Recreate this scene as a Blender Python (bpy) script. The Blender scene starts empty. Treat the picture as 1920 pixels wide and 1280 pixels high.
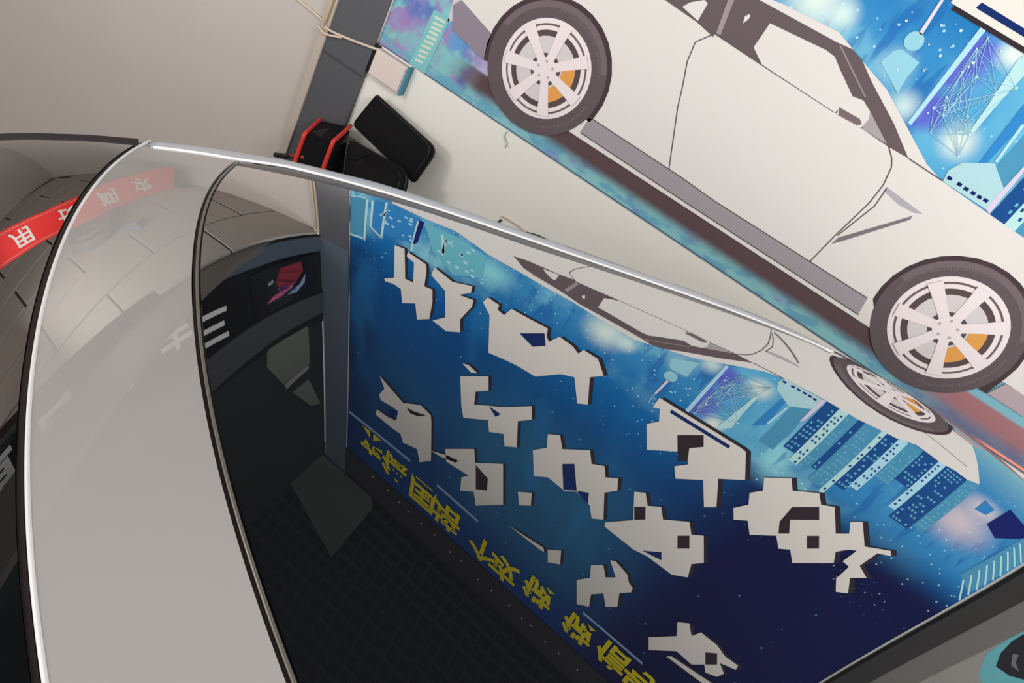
import bpy, bmesh, math, random, json
import numpy as np
from mathutils import Matrix, Vector
random.seed(7)
scn = bpy.context.scene
H = 2.20                                   # the camera's height above the floor
# ------------------------------------------------------------------ camera, world, lamps, exposure
R_CAM = [[0.806876752, 0.391098754, 0.442709467], [0.574526243, -0.345290286, -0.74208774], [-0.137366311, 0.853121552, -0.503303203]]
cd = bpy.data.cameras.new('camera'); cam = bpy.data.objects.new('camera', cd); scn.collection.objects.link(cam)
cd.sensor_fit = 'HORIZONTAL'; cd.sensor_width = 36.0; cd.lens = 36.0*1450/1920; cd.clip_start = 0.02; cd.clip_end = 200
_r = np.array(R_CAM); _c = np.stack([_r[0], -_r[1], -_r[2]], 1)
_m = Matrix.Identity(4)
for _i in range(3):
    for _j in range(3): _m[_i][_j] = float(_c[_i, _j])
_m[2][3] = H
cam.matrix_world = _m
scn.camera = cam
w = bpy.data.worlds.new('overcast_sky'); scn.world = w; w.use_nodes = True
_bg = w.node_tree.nodes['Background']; _bg.inputs[0].default_value = (0.86, 0.93, 1.0, 1); _bg.inputs[1].default_value = 1.15
def area_lamp(name, loc, rot, sx, sy, power, color=(1, 1, 1)):
    l = bpy.data.lights.new(name, 'AREA'); l.shape = 'RECTANGLE'; l.size = sx; l.size_y = sy; l.energy = power; l.color = color
    o = bpy.data.objects.new(name, l); scn.collection.objects.link(o); o.location = loc; o.rotation_euler = rot
    return o
area_lamp('daylight_door', (1.6, -3.3, 2.2), (math.radians(90), 0, math.radians(4)), 4.6, 3.4, 180, (1.0, 0.985, 0.96))
area_lamp('ceiling_lamp', (0.9, -1.5, 3.85), (math.radians(12), 0, 0), 3.0, 1.6, 22, (1.0, 0.97, 0.93))  # unseen overhead fill, added to lift the roof panel
_l = area_lamp('wall_wash_fill', (2.1, -0.5, 4.02), (0, 0, 0), 1.4, 0.5, 112, (1.0, 0.98, 0.96))  # added fill, out of view, to brighten the wall's lower right
_l.rotation_euler = (Vector((0.45, 2.4, 1.5))-_l.location).to_track_quat('-Z', 'Y').to_euler()
_l = area_lamp('daylight_front', (-2.1, -3.2, 2.3), (0, 0, 0), 2.4, 2.6, 75, (1.0, 0.99, 0.98))
_l.rotation_euler = (Vector((-0.8, 1.2, 1.9))-_l.location).to_track_quat('-Z', 'Y').to_euler()
area_lamp('bay_wall_fill', (-2.05, 1.0, H+0.12), (math.radians(97), 0, math.radians(-4)), 0.9, 0.06, 9, (1.0, 0.98, 0.95))  # invented fill for the top of the bay wall, unseen in reflections
area_lamp('side_bay_fill', (-2.35, -0.5, H-0.15), (math.radians(99), 0, math.radians(4)), 0.6, 0.3, 26, (1.0, 0.97, 0.94))  # extra hidden fill that lifts the dark side bay
scn.view_settings.view_transform = 'Standard'; scn.view_settings.look = 'None'
scn.view_settings.exposure = -0.36; scn.view_settings.gamma = 1.0; scn.view_settings.use_curve_mapping = False
# ------------------------------------------------------------------ helpers
def lin(c):
    out = []
    for v in c:
        v /= 255.0
        out.append(v/12.92 if v <= 0.04045 else ((v+0.055)/1.055)**2.4)
    return (*out, 1.0)
MATS = {}
def mat(name, rgb, rough=0.5, metal=0.0, spec=0.5, coat=0.0, ior=1.5, grain=0.0, gscale=30.0, bump=0.0, emit=None):
    if name in MATS: return MATS[name]
    m = bpy.data.materials.new(name); m.use_nodes = True; nt = m.node_tree; b = nt.nodes['Principled BSDF']
    b.inputs['Base Color'].default_value = lin(rgb); b.inputs['Roughness'].default_value = rough; b.inputs['Metallic'].default_value = metal
    b.inputs['Specular IOR Level'].default_value = spec; b.inputs['IOR'].default_value = ior
    b.inputs['Coat Weight'].default_value = coat; b.inputs['Coat Roughness'].default_value = 0.02
    if grain or bump:
        tc = nt.nodes.new('ShaderNodeTexCoord'); n = nt.nodes.new('ShaderNodeTexNoise'); n.inputs['Scale'].default_value = gscale; n.inputs['Detail'].default_value = 6
        nt.links.new(tc.outputs['Object'], n.inputs['Vector'])
        if grain:
            mx = nt.nodes.new('ShaderNodeMix'); mx.data_type = 'RGBA'
            c = np.array(lin(rgb)[:3]); mx.inputs[6].default_value = (*np.clip(c*(1-grain), 0, 1), 1); mx.inputs[7].default_value = (*np.clip(c*(1+grain), 0, 1), 1)
            nt.links.new(n.outputs['Fac'], mx.inputs[0]); nt.links.new(mx.outputs[2], b.inputs['Base Color'])
        if bump:
            bp = nt.nodes.new('ShaderNodeBump'); bp.inputs['Strength'].default_value = bump; bp.inputs['Distance'].default_value = 0.002
            nt.links.new(n.outputs['Fac'], bp.inputs['Height']); nt.links.new(bp.outputs[0], b.inputs['Normal'])
    if emit:
        b.inputs['Emission Color'].default_value = lin(rgb); b.inputs['Emission Strength'].default_value = emit
    MATS[name] = m; return m
def coated(name, rgb, top, floor_=0.07, rough=0.0, base_rough=0.6):
    """lacquer or coated glass: mirror share rises with the grazing angle over a diffuse body colour"""
    m = bpy.data.materials.new(name); m.use_nodes = True; nt = m.node_tree; nt.nodes.remove(nt.nodes['Principled BSDF']); out = nt.nodes['Material Output']
    df = nt.nodes.new('ShaderNodeBsdfDiffuse'); df.inputs[0].default_value = lin(rgb)
    gl = nt.nodes.new('ShaderNodeBsdfGlossy'); gl.inputs['Roughness'].default_value = rough; gl.inputs[0].default_value = (1, 1, 1, 1)
    lw = nt.nodes.new('ShaderNodeLayerWeight'); lw.inputs[0].default_value = 0.5
    mr = nt.nodes.new('ShaderNodeMapRange'); mr.inputs[1].default_value = 0.18; mr.inputs[2].default_value = 0.90; mr.inputs[3].default_value = floor_; mr.inputs[4].default_value = top
    mx = nt.nodes.new('ShaderNodeMixShader'); nt.links.new(lw.outputs['Facing'], mr.inputs[0]); nt.links.new(mr.outputs[0], mx.inputs[0]); nt.links.new(df.outputs[0], mx.inputs[1]); nt.links.new(gl.outputs[0], mx.inputs[2]); nt.links.new(mx.outputs[0], out.inputs[0])
    MATS[name] = m; return m
def link(name, me, m, parent=None):
    o = bpy.data.objects.new(name, me); scn.collection.objects.link(o)
    if m: me.materials.append(m)
    if parent: o.parent = parent
    return o
def mesh(name, verts, faces, m, parent=None, smooth=False):
    me = bpy.data.meshes.new(name); me.from_pydata([tuple(map(float, v)) for v in verts], [], faces)
    if smooth: me.shade_smooth()
    me.update()
    return link(name, me, m, parent)
def bmobj(name, bm, m, parent=None, smooth=False):
    me = bpy.data.meshes.new(name); bm.normal_update(); bm.to_mesh(me); bm.free()
    if smooth: me.shade_smooth()
    return link(name, me, m, parent)
def empty(name, loc=(0, 0, 0), rz=0):
    o = bpy.data.objects.new(name, None); scn.collection.objects.link(o); o.location = loc; o.rotation_euler = (0, 0, rz); o.empty_display_size = 0.05
    return o
def tag(o, label, cat=None, group=None, kind=None):
    o['label'] = label
    if cat: o['category'] = cat
    if group: o['group'] = group
    if kind: o['kind'] = kind
    return o
def struct(o): o['kind'] = 'structure'; return o
def box_bm(c, d, bev=0.0, seg=2, rot=None):
    bm = bmesh.new(); bmesh.ops.create_cube(bm, size=1.0)
    bmesh.ops.scale(bm, vec=d, verts=bm.verts)
    if bev: bmesh.ops.bevel(bm, geom=bm.edges[:], offset=bev, segments=seg, affect='EDGES', profile=0.5)
    if rot is not None: bmesh.ops.transform(bm, matrix=rot.to_4x4(), verts=bm.verts)
    bmesh.ops.translate(bm, vec=c, verts=bm.verts); return bm
def box(name, c, d, m, parent=None, bev=0.0, seg=2, rot=None):
    return bmobj(name, box_bm(c, d, bev, seg, rot), m, parent, smooth=False)
def boxr(name, x0, x1, y0, y1, z0, z1, m, parent=None, bev=0.0):
    return box(name, ((x0+x1)/2, (y0+y1)/2, (z0+z1)/2), (x1-x0, y1-y0, z1-z0), m, parent, bev)
def merge(dst, src):
    tmp = bpy.data.meshes.new('t'); src.to_mesh(tmp); src.free(); dst.from_mesh(tmp); bpy.data.meshes.remove(tmp)
def tube(name, pts, r, m, parent=None, res=8):
    P = [Vector(p) for p in pts]; Q = []
    for i in range(len(P)-1):
        a = P[max(i-1, 0)]; b = P[i]; c = P[i+1]; d = P[min(i+2, len(P)-1)]
        n = 6 if len(P) > 2 else 1
        for k in range(n):
            t = k/n; Q.append(0.5*((2*b)+(c-a)*t+(2*a-5*b+4*c-d)*t*t+(3*b-a-3*c+d)*t**3))
    Q.append(P[-1]); V = []; F = []
    for i, q in enumerate(Q):
        t = (Q[min(i+1, len(Q)-1)]-Q[max(i-1, 0)]).normalized(); u = t.cross(Vector((0, 0, 1)))
        if u.length < 1e-3: u = t.cross(Vector((0, 1, 0)))
        u.normalize(); v = t.cross(u)
        for k in range(res):
            a = 2*math.pi*k/res; V.append(q+u*math.cos(a)*r+v*math.sin(a)*r)
    for i in range(len(Q)-1):
        for k in range(res): F.append((i*res+k, i*res+(k+1) % res, (i+1)*res+(k+1) % res, (i+1)*res+k))
    F.append(tuple(range(res))[::-1]); F.append(tuple((len(Q)-1)*res+k for k in range(res)))
    return mesh(name, V, F, m, parent, smooth=True)
def sheet_bm(poly, P, thick):
    """a thin solid from a 2-D outline; P maps (u, v, depth) to a 3-D point"""
    bm = bmesh.new(); n = len(poly)
    f = [bm.verts.new(P(u, v, thick)) for u, v in poly]; b = [bm.verts.new(P(u, v, 0)) for u, v in poly]
    fa = bm.faces.new(f)
    for i in range(n): bm.faces.new((f[i], b[i], b[(i+1) % n], f[(i+1) % n]))
    bm.normal_update(); bmesh.ops.triangulate(bm, faces=[fa]); bmesh.ops.recalc_face_normals(bm, faces=bm.faces[:])
    return bm
DATA = r'''{"banner":{"left":-1.32,"bots":[[-1.304,-0.774],[-0.76,-0.766],[-0.252,-0.762],[0.256,-0.765],[0.544,-0.765],[1.064,-0.765]],"top":[[-0.918,1.691],[0.076,1.746],[0.542,1.712]]},"body":[[0.531,-0.656],[-0.576,-0.66],[-0.944,-0.537],[-1.082,-0.499],[-1.099,-0.191],[-0.946,-0.165],[-0.814,-0.172],[-0.665,-0.098],[-0.616,-0.09],[-0.529,-0.081],[-0.425,-0.068],[-0.312,-0.064],[-0.217,-0.051],[-0.054,-0.04],[0.059,-0.075],[0.137,-0.097],[0.342,-0.2],[0.399,-0.216],[0.492,-0.221],[0.547,-0.224],[0.662,-0.229],[0.792,-0.262],[0.85,-0.299],[0.94,-0.303],[0.994,-0.322],[1.034,-0.325],[1.069,-0.353],[0.963,-0.576],[0.902,-0.575]],"window":[[-0.574,-0.18],[-0.523,-0.194],[-0.465,-0.197],[-0.399,-0.2],[-0.336,-0.211],[-0.34,-0.201],[-0.178,-0.206],[0.062,-0.211],[0.146,-0.21],[0.236,-0.214],[0.295,-0.212],[0.209,-0.159],[0.097,-0.102],[0.037,-0.067],[0.002,-0.058],[-0.043,-0.063],[-0.282,-0.072],[-0.358,-0.09],[-0.473,-0.108],[-0.521,-0.123]],"winwhite":[[-0.222,-0.107],[-0.224,-0.179],[-0.178,-0.205],[0.063,-0.211],[0.077,-0.155],[0.007,-0.115],[-0.025,-0.095],[-0.054,-0.092]],"rearwhite":[[-0.457,-0.186],[-0.398,-0.196],[-0.399,-0.145],[-0.412,-0.142],[-0.444,-0.166]],"glint":[[-0.285,-0.142],[-0.291,-0.124],[-0.282,-0.112],[-0.277,-0.121],[-0.28,-0.131]],"mirror":[[0.069,-0.211],[0.064,-0.194],[0.076,-0.154],[0.106,-0.149],[0.137,-0.163],[0.147,-0.18],[0.145,-0.211]],"mirrordark":[[0.064,-0.194],[0.128,-0.192],[0.141,-0.201],[0.13,-0.209],[0.075,-0.212]],"quarter":[[0.137,-0.163],[0.227,-0.21],[0.148,-0.21]],"apillar":[[-0.032,-0.067],[-0.029,-0.064],[0.106,-0.138],[0.103,-0.141]],"bpillar":[[-0.355,-0.112],[-0.34,-0.103],[-0.321,-0.197],[-0.335,-0.198]],"sill":[[-0.537,-0.589],[-0.192,-0.589],[-0.072,-0.594],[0.262,-0.59],[0.458,-0.588],[0.468,-0.641],[-0.156,-0.644],[-0.54,-0.642]],"rearbumper":[[-1.102,-0.527],[-1.069,-0.593],[-0.933,-0.617],[-0.944,-0.537],[-1.082,-0.499]],"frontbumper":[[0.887,-0.628],[0.903,-0.576],[0.963,-0.576],[1.006,-0.627],[0.955,-0.627]],"vent":[[0.299,-0.302],[0.421,-0.312],[0.4,-0.322],[0.356,-0.325],[0.297,-0.315]],"slash":[[0.279,-0.512],[0.283,-0.487],[0.402,-0.331],[0.405,-0.341],[0.297,-0.49]],"lines":[[[-0.339,-0.203],[-0.373,-0.246],[-0.364,-0.301],[-0.336,-0.37],[-0.318,-0.421],[-0.24,-0.589]],[[0.262,-0.59],[0.272,-0.488],[0.289,-0.363],[0.288,-0.303],[0.275,-0.253],[0.26,-0.233],[0.234,-0.213]],[[-0.537,-0.587],[-0.193,-0.588],[-0.073,-0.593],[0.261,-0.589],[0.457,-0.587]],[[-0.539,-0.643],[-0.155,-0.645],[0.469,-0.642]],[[-0.34,-0.201],[-0.178,-0.206],[0.062,-0.211]],[[0.295,-0.212],[0.403,-0.215]],[[0.722,-0.435],[0.829,-0.396],[1.003,-0.39]],[[0.301,-0.306],[0.306,-0.361],[0.277,-0.484]]],"text":{"whites":[[[-1.06,0.186],[-1.009,0.174],[-0.985,0.364],[-0.942,0.356],[-0.953,0.231],[-0.993,0.217],[-0.991,0.184],[-0.897,0.198],[-0.888,0.239],[-0.885,0.337],[-0.844,0.326],[-0.832,0.398],[-0.832,0.502],[-0.894,0.552],[-0.915,0.468],[-0.985,0.517],[-1.0,0.441],[-1.04,0.439],[-1.091,0.455],[-1.095,0.441],[-1.043,0.4]],[[-0.856,0.187],[-0.762,0.209],[-0.676,0.165],[-0.674,0.207],[-0.72,0.26],[-0.654,0.239],[-0.652,0.282],[-0.687,0.39],[-0.672,0.457],[-0.737,0.504],[-0.815,0.498],[-0.757,0.433],[-0.784,0.288],[-0.863,0.245]],[[-0.613,0.218],[-0.601,0.176],[-0.547,0.179],[-0.546,0.209],[-0.514,0.216],[-0.496,0.159],[-0.437,0.155],[-0.338,0.145],[-0.329,0.185],[-0.312,0.206],[-0.285,0.149],[-0.225,0.155],[-0.194,0.173],[-0.184,0.141],[-0.123,0.141],[-0.073,0.198],[-0.113,0.245],[-0.067,0.373],[-0.105,0.402],[-0.163,0.291],[-0.216,0.32],[-0.301,0.414],[-0.39,0.424],[-0.453,0.439],[-0.523,0.46],[-0.57,0.264]],[[-1.078,1.04],[-0.908,1.095],[-0.799,1.024],[-0.73,1.037],[-0.719,1.076],[-0.677,1.314],[-0.746,1.383],[-0.777,1.312],[-0.877,1.347],[-0.899,1.303],[-0.966,1.31],[-1.087,1.307],[-1.078,1.267],[-0.999,1.26],[-0.939,1.24],[-0.932,1.172],[-0.97,1.171],[-1.057,1.189],[-1.071,1.16],[-1.039,1.097]],[[-0.625,0.613],[-0.594,0.597],[-0.544,0.606],[-0.574,0.628]],[[-0.62,0.69],[-0.49,0.58],[-0.47,0.654],[-0.527,0.711],[-0.517,0.786],[-0.38,0.682],[-0.265,0.57],[-0.242,0.637],[-0.296,0.698],[-0.256,0.838],[-0.312,0.883],[-0.337,0.822],[-0.406,0.871],[-0.429,0.812],[-0.551,0.905],[-0.577,0.849]],[[-0.608,1.169],[-0.453,1.032],[-0.427,1.107],[-0.289,0.986],[-0.216,1.215],[-0.354,1.358],[-0.389,1.285],[-0.464,1.347],[-0.478,1.26],[-0.44,1.213],[-0.585,1.241]],[[-0.693,1.253],[-0.587,1.197],[-0.52,1.176],[-0.529,1.199],[-0.622,1.238]],[[-0.17,1.073],[-0.106,1.017],[-0.085,1.091],[-0.139,1.142]],[[-0.153,0.649],[-0.105,0.609],[-0.07,0.669],[0.032,0.575],[0.066,0.634],[0.115,0.599],[0.143,0.648],[0.188,0.609],[0.213,0.669],[0.174,0.725],[0.233,0.858],[0.188,0.899],[0.152,0.842],[0.072,0.825],[0.026,0.869],[-0.07,0.867],[-0.13,0.919],[-0.183,0.787],[-0.132,0.722]],[[-0.147,1.308],[0.062,1.267],[0.074,1.289],[0.039,1.296]],[[0.084,1.256],[0.144,1.199],[0.172,1.281],[0.114,1.328]],[[0.134,0.126],[0.459,0.122],[0.48,0.125],[0.547,0.231],[0.477,0.294],[0.544,0.411],[0.511,0.446],[0.44,0.339],[0.362,0.412],[0.329,0.364],[0.362,0.318],[0.33,0.271],[0.212,0.375],[0.154,0.266],[0.184,0.224],[0.159,0.169],[0.135,0.182]],[[0.587,0.192],[0.653,0.133],[0.687,0.174],[0.753,0.122],[0.788,0.158],[0.823,0.135],[0.898,0.225],[0.927,0.194],[0.897,0.151],[0.923,0.123],[0.996,0.203],[1.062,0.157],[1.078,0.174],[1.042,0.197],[1.042,0.281],[1.094,0.307],[1.059,0.347],[1.103,0.407],[1.072,0.432],[1.031,0.383],[1.023,0.31],[0.993,0.306],[0.992,0.235],[0.97,0.252],[0.95,0.289],[0.979,0.334],[0.886,0.438],[0.842,0.393],[0.812,0.42],[0.77,0.377],[0.703,0.444],[0.659,0.395],[0.622,0.429],[0.59,0.383],[0.619,0.331],[0.591,0.284],[0.618,0.243]],[[0.27,0.615],[0.308,0.582],[0.346,0.633],[0.389,0.593],[0.427,0.643],[0.509,0.568],[0.549,0.616],[0.586,0.582],[0.662,0.698],[0.63,0.744],[0.657,0.817],[0.601,0.862],[0.471,0.868],[0.41,0.888],[0.253,0.888],[0.247,0.863],[0.336,0.749]],[[0.358,1.033],[0.38,1.016],[0.457,1.035],[0.484,1.069],[0.512,1.08],[0.519,1.108],[0.48,1.164],[0.51,1.244],[0.466,1.298],[0.421,1.236],[0.376,1.299],[0.401,1.377],[0.343,1.423],[0.28,1.288],[0.328,1.214],[0.299,1.141],[0.345,1.087],[0.386,1.142],[0.423,1.098]],[[0.76,1.064],[0.8,1.023],[0.847,1.075],[0.864,1.02],[0.953,1.018],[1.013,1.039],[1.081,1.032],[1.09,1.06],[1.02,1.09],[1.069,1.123],[1.061,1.166],[1.011,1.194],[0.98,1.16],[0.941,1.213],[0.849,1.211],[0.753,1.329],[0.712,1.262],[0.801,1.136]],[[0.833,1.282],[0.851,1.258],[1.068,1.219],[1.047,1.259]]],"holes":[[[-0.429,0.257],[-0.341,0.178],[-0.316,0.234],[-0.36,0.28]],[[-0.42,1.117],[-0.337,1.136],[-0.321,1.212],[-0.382,1.258]],[[-0.04,0.742],[0.005,0.696],[0.07,0.82],[0.12,0.783],[0.142,0.845],[0.07,0.82],[0.017,0.867]],[[0.265,0.245],[0.335,0.179],[0.362,0.224],[0.327,0.265],[0.352,0.321],[0.325,0.348]],[[0.191,0.159],[0.428,0.155],[0.429,0.17],[0.195,0.175]],[[0.729,0.232],[0.789,0.17],[0.824,0.215],[0.758,0.283],[0.794,0.336],[0.769,0.363],[0.739,0.317]],[[0.841,0.301],[0.868,0.272],[0.904,0.317],[0.877,0.347]],[[0.306,0.683],[0.342,0.645],[0.373,0.703],[0.338,0.743]],[[0.512,0.666],[0.546,0.627],[0.581,0.683],[0.546,0.723]],[[0.443,0.859],[0.508,0.796],[0.53,0.833]],[[-0.999,1.223],[-0.946,1.176],[-0.962,1.243]],[[-0.884,1.106],[-0.831,1.093],[-0.757,1.06],[-0.804,1.104],[-0.856,1.124]],[[0.942,1.097],[0.98,1.055],[1.018,1.108],[0.983,1.155]],[[-0.445,0.734],[-0.38,0.729],[-0.4,0.764]]],"under":[[[-1.288,1.424],[-0.811,1.418],[-0.808,1.436],[-1.287,1.442]],[[-0.612,1.428],[-0.317,1.436],[-0.313,1.453],[-0.609,1.446]],[[0.39,1.434],[0.77,1.425],[0.779,1.439],[0.398,1.449]]],"yellow":[[-1.102,1.53],[-0.914,1.563],[-0.69,1.58],[-0.504,1.594],[-0.237,1.605],[-0.083,1.604],[0.145,1.561],[0.421,1.564],[0.641,1.55],[0.824,1.544]]},"city":{"pole":[[0.11,0.136],[0.117,0.14],[0.126,0.05],[0.116,0.051]],"sphere":[[0.119,0.027],[0.141,0.039]],"base":[[0.105,0.0],[0.163,-0.005],[0.161,-0.049],[0.167,-0.092],[0.08,-0.049],[0.092,-0.012]],"bar":[[0.23,0.131],[0.245,0.131],[0.246,-0.14],[0.235,-0.14]],"beam":[[0.351,0.111],[0.357,0.124],[0.388,0.088],[0.384,-0.005],[0.384,-0.08],[0.374,-0.08],[0.367,-0.01]],"stripe":[[0.434,0.035],[0.464,0.001],[0.461,-0.121],[0.445,-0.134]],"block":[[0.397,-0.187],[0.412,-0.152],[0.476,-0.114],[0.537,-0.154],[0.551,-0.219],[0.405,-0.216]],"dots":[[0.413,-0.2],[0.443,-0.2],[0.464,-0.201],[0.485,-0.201],[0.504,-0.201],[0.522,-0.2]],"web":[[0.255,0.086],[0.264,0.026],[0.264,-0.077],[0.352,-0.099],[0.38,-0.087],[0.364,0.024],[0.26,0.118],[0.272,-0.041],[0.393,0.056],[0.294,-0.081],[0.346,-0.054],[0.298,-0.046],[0.298,-0.132],[0.394,-0.144],[0.3,0.032]],"glow":[[0.37,-0.115],[0.307,0.115],[0.04,-0.014],[-0.13,-0.022]],"edge1":[[0.47,-0.006],[0.462,-0.006],[0.473,-0.111],[0.48,-0.109]],"edge2":[[0.536,-0.082],[0.546,-0.098],[0.553,-0.224],[0.536,-0.217]],"skyline":[[0.123,0.168],[0.122,-0.061],[0.24,0.108],[0.355,0.11],[0.476,0.082],[0.671,0.075],[0.753,0.111],[0.823,0.028],[0.959,0.06],[0.965,0.046],[1.095,-0.012],[1.092,-0.327]],"lowedge":[[0.143,-0.086],[0.235,-0.135],[0.358,-0.192],[0.538,-0.205],[0.727,-0.221],[0.872,-0.266],[1.034,-0.325]],"pink":[[1.068,-0.356],[1.097,0.004],[1.169,-0.056],[1.173,-0.291],[1.145,-0.396]],"rightteal":[[1.268,0.069],[1.283,-0.289],[1.346,-0.181],[1.34,0.113]],"tallr":[[0.964,0.048],[0.996,-0.266],[1.041,-0.301],[1.028,0.036]],"left1":[[-1.31,-0.083],[-1.215,-0.132],[-1.221,0.269],[-1.303,0.286]],"left2":[[-1.189,-0.131],[-0.95,-0.129],[-0.973,0.111],[-1.187,0.151]],"gap":[[-0.967,-0.123],[-0.945,-0.123],[-0.955,0.082],[-0.975,0.113]],"left3":[[-0.943,-0.106],[-0.819,-0.124],[-0.667,-0.075],[-0.65,0.082],[-0.77,0.168],[-0.882,0.084]],"leftlines":[[[-1.31,-0.083],[-1.215,-0.132]],[[-1.215,-0.132],[-1.221,0.269]],[[-1.221,0.257],[-1.303,0.278]],[[-1.189,-0.131],[-1.191,0.14]],[[-1.191,0.14],[-1.131,0.187]],[[-1.123,-0.171],[-1.131,0.187]],[[-0.97,-0.108],[-0.977,0.165]],[[-0.86,-0.08],[-0.834,0.063]],[[-0.838,-0.06],[-0.837,0.078]]],"ladder":[[[-1.147,-0.59],[-1.105,-0.586]],[[-1.145,-0.608],[-1.107,-0.603]],[[-1.145,-0.623],[-1.107,-0.618]],[[-1.145,-0.638],[-1.11,-0.635]],[[-1.147,-0.656],[-1.109,-0.65]],[[-1.15,-0.673],[-1.112,-0.667]],[[-1.151,-0.69],[-1.115,-0.684]],[[-1.152,-0.708],[-1.117,-0.702]],[[-1.151,-0.724],[-1.12,-0.719]],[[-1.153,-0.741],[-1.123,-0.737]]],"purple":[[-1.296,-0.65],[-1.206,-0.574],[-1.179,-0.667],[-1.247,-0.714]],"blue2":[[-1.098,-0.607],[-1.068,-0.581],[-0.985,-0.602],[-1.013,-0.674],[-1.077,-0.679]],"lilac":[[-1.005,-0.632],[-0.939,-0.62],[-0.891,-0.63],[-0.873,-0.664],[-0.994,-0.683]]}}'''
D = json.loads(DATA)
# ------------------------------------------------------------------ the room shell
YW = 2.4                                    # plane of the banner wall
M_wall = mat('wall_paint', (226, 223, 214), 0.75, grain=0.02, gscale=4, bump=0.08)
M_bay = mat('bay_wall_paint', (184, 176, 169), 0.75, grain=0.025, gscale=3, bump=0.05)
M_floor = mat('floor_concrete', (120, 118, 114), 0.5, grain=0.12, gscale=6)
M_dark = mat('dark_ceiling_paint', (22, 22, 25), 0.8, grain=0.2, gscale=5)
M_grid = mat('grille_metal', (58, 58, 66), 0.55)
M_tile = mat('bay_ceiling_tile', (196, 188, 178), 0.7, grain=0.03, gscale=8)
M_joint = mat('tile_joint', (112, 107, 101), 0.8)
M_col = mat('grey_pillar_panel', (80, 80, 85), 0.35, grain=0.08, gscale=4)
M_colb = mat('blue_grey_trim', (80, 92, 104), 0.35)
M_strip = mat('pale_trunking', (178, 165, 154), 0.5)
M_fasc = mat('black_fascia', (14, 14, 17), 0.45)
HB = H-0.765; HT = H+1.71                  # banner bottom and top
ZC = H+1.90                                # ceiling
struct(boxr('floor', -6, 5, -6, YW+0.4, -0.1, 0.0, M_floor))
struct(boxr('wall_front', -1.50, 5.0, YW, YW+0.2, 0, ZC, M_wall))
struct(boxr('wall_right', 4.0, 4.15, -3.6, YW, 0, ZC, M_wall))
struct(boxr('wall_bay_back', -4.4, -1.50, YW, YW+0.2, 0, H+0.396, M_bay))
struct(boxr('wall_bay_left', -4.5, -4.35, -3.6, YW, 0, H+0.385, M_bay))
# ceiling of black open-cell grille bars under a dark slab
ceil = struct(boxr('ceiling', -6, 4.2, -3.4, YW+0.2, ZC+0.16, ZC+0.3, M_dark))
xs = np.arange(-2.4, 1.9, 0.09); ys = np.arange(-0.3, YW, 0.09)
bx = bpy.data.meshes.new('grille_bar_y'); bb = box_bm((0, 0, 0), (0.012, YW+0.5, 0.04)); bb.to_mesh(bx); bb.free(); bx.materials.append(M_grid)
by = bpy.data.meshes.new('grille_bar_x'); bb = box_bm((0, 0, 0), (4.6, 0.012, 0.04)); bb.to_mesh(by); bb.free(); by.materials.append(M_grid)
for x in xs:
    o = bpy.data.objects.new('grille_bar', bx); scn.collection.objects.link(o); o.parent = ceil; o.location = (x, (YW-0.5)/2, ZC+0.03)
for y in ys:
    o = bpy.data.objects.new('grille_bar', by); scn.collection.objects.link(o); o.parent = ceil; o.location = (-0.25, y, ZC+0.032)
# a pale green-grey ceiling board in the corner above the pillar
mesh('corner_board', [(-1.9, 2.36, ZC-0.02), (-1.05, 2.36, ZC-0.02), (-1.0, 2.30, ZC-0.02), (-1.06, 1.86, ZC-0.02), (-1.60, 2.05, ZC-0.02), (-1.9, 2.1, ZC-0.02)], [(0, 1, 2, 3, 4, 5)], mat('corner_board_paint', (136, 140, 130), 0.7), ceil)
# corner pillar with the pale trunking at its left edge
pil = struct(boxr('trim_1', -1.478, -1.302, YW-0.02, YW, 0, ZC, M_col))
boxr('trim_upper', -1.478, -1.302, YW-0.022, YW-0.0205, H+0.40, ZC, M_colb, pil)
boxr('trim_seam', -1.478, -1.302, YW-0.0215, YW-0.02, H-0.895, H-0.888, mat('seam_dark', (60, 58, 58), 0.7), pil)
tr = struct(boxr('trim_2', -1.512, -1.478, YW-0.03, YW, 0, H+0.38, M_strip, None, 0.003))
boxr('trim_cover', -1.500, -1.492, YW-0.034, YW-0.03, H-0.79, H+0.375, mat('trunking_cover', (205, 190, 165), 0.5), tr)
struct(boxr('trim_5', -1.30, 1.36, YW-0.012, YW, H+1.712, ZC+0.16, mat('dark_valance', (30, 29, 31), 0.7)))
for k in range(16):  # made-up pale specks standing in for glints along the ceiling edge
    sx = -1.05+0.105*k+random.uniform(-0.03, 0.03); sz = H+1.755+0.05*min(1, k/9)+random.uniform(-0.012, 0.012)
    boxr('glint_speck', sx-0.005, sx+0.005, YW-0.02, YW-0.0125, sz-0.004, sz+0.004, mat('glint_pale', (190, 190, 186), 0.5), bpy.data.objects['trim_5'])
struct(boxr('trim_3', 1.362, 1.447, YW-0.03, YW, 0, ZC, mat('dark_corner_post', (42, 40, 39), 0.7, spec=0.2)))
struct(boxr('trim_4', 1.447, 1.553, YW-0.02, YW, 0, ZC, mat('grey_corner_post', (100, 96, 93), 0.7, spec=0.2)))
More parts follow.
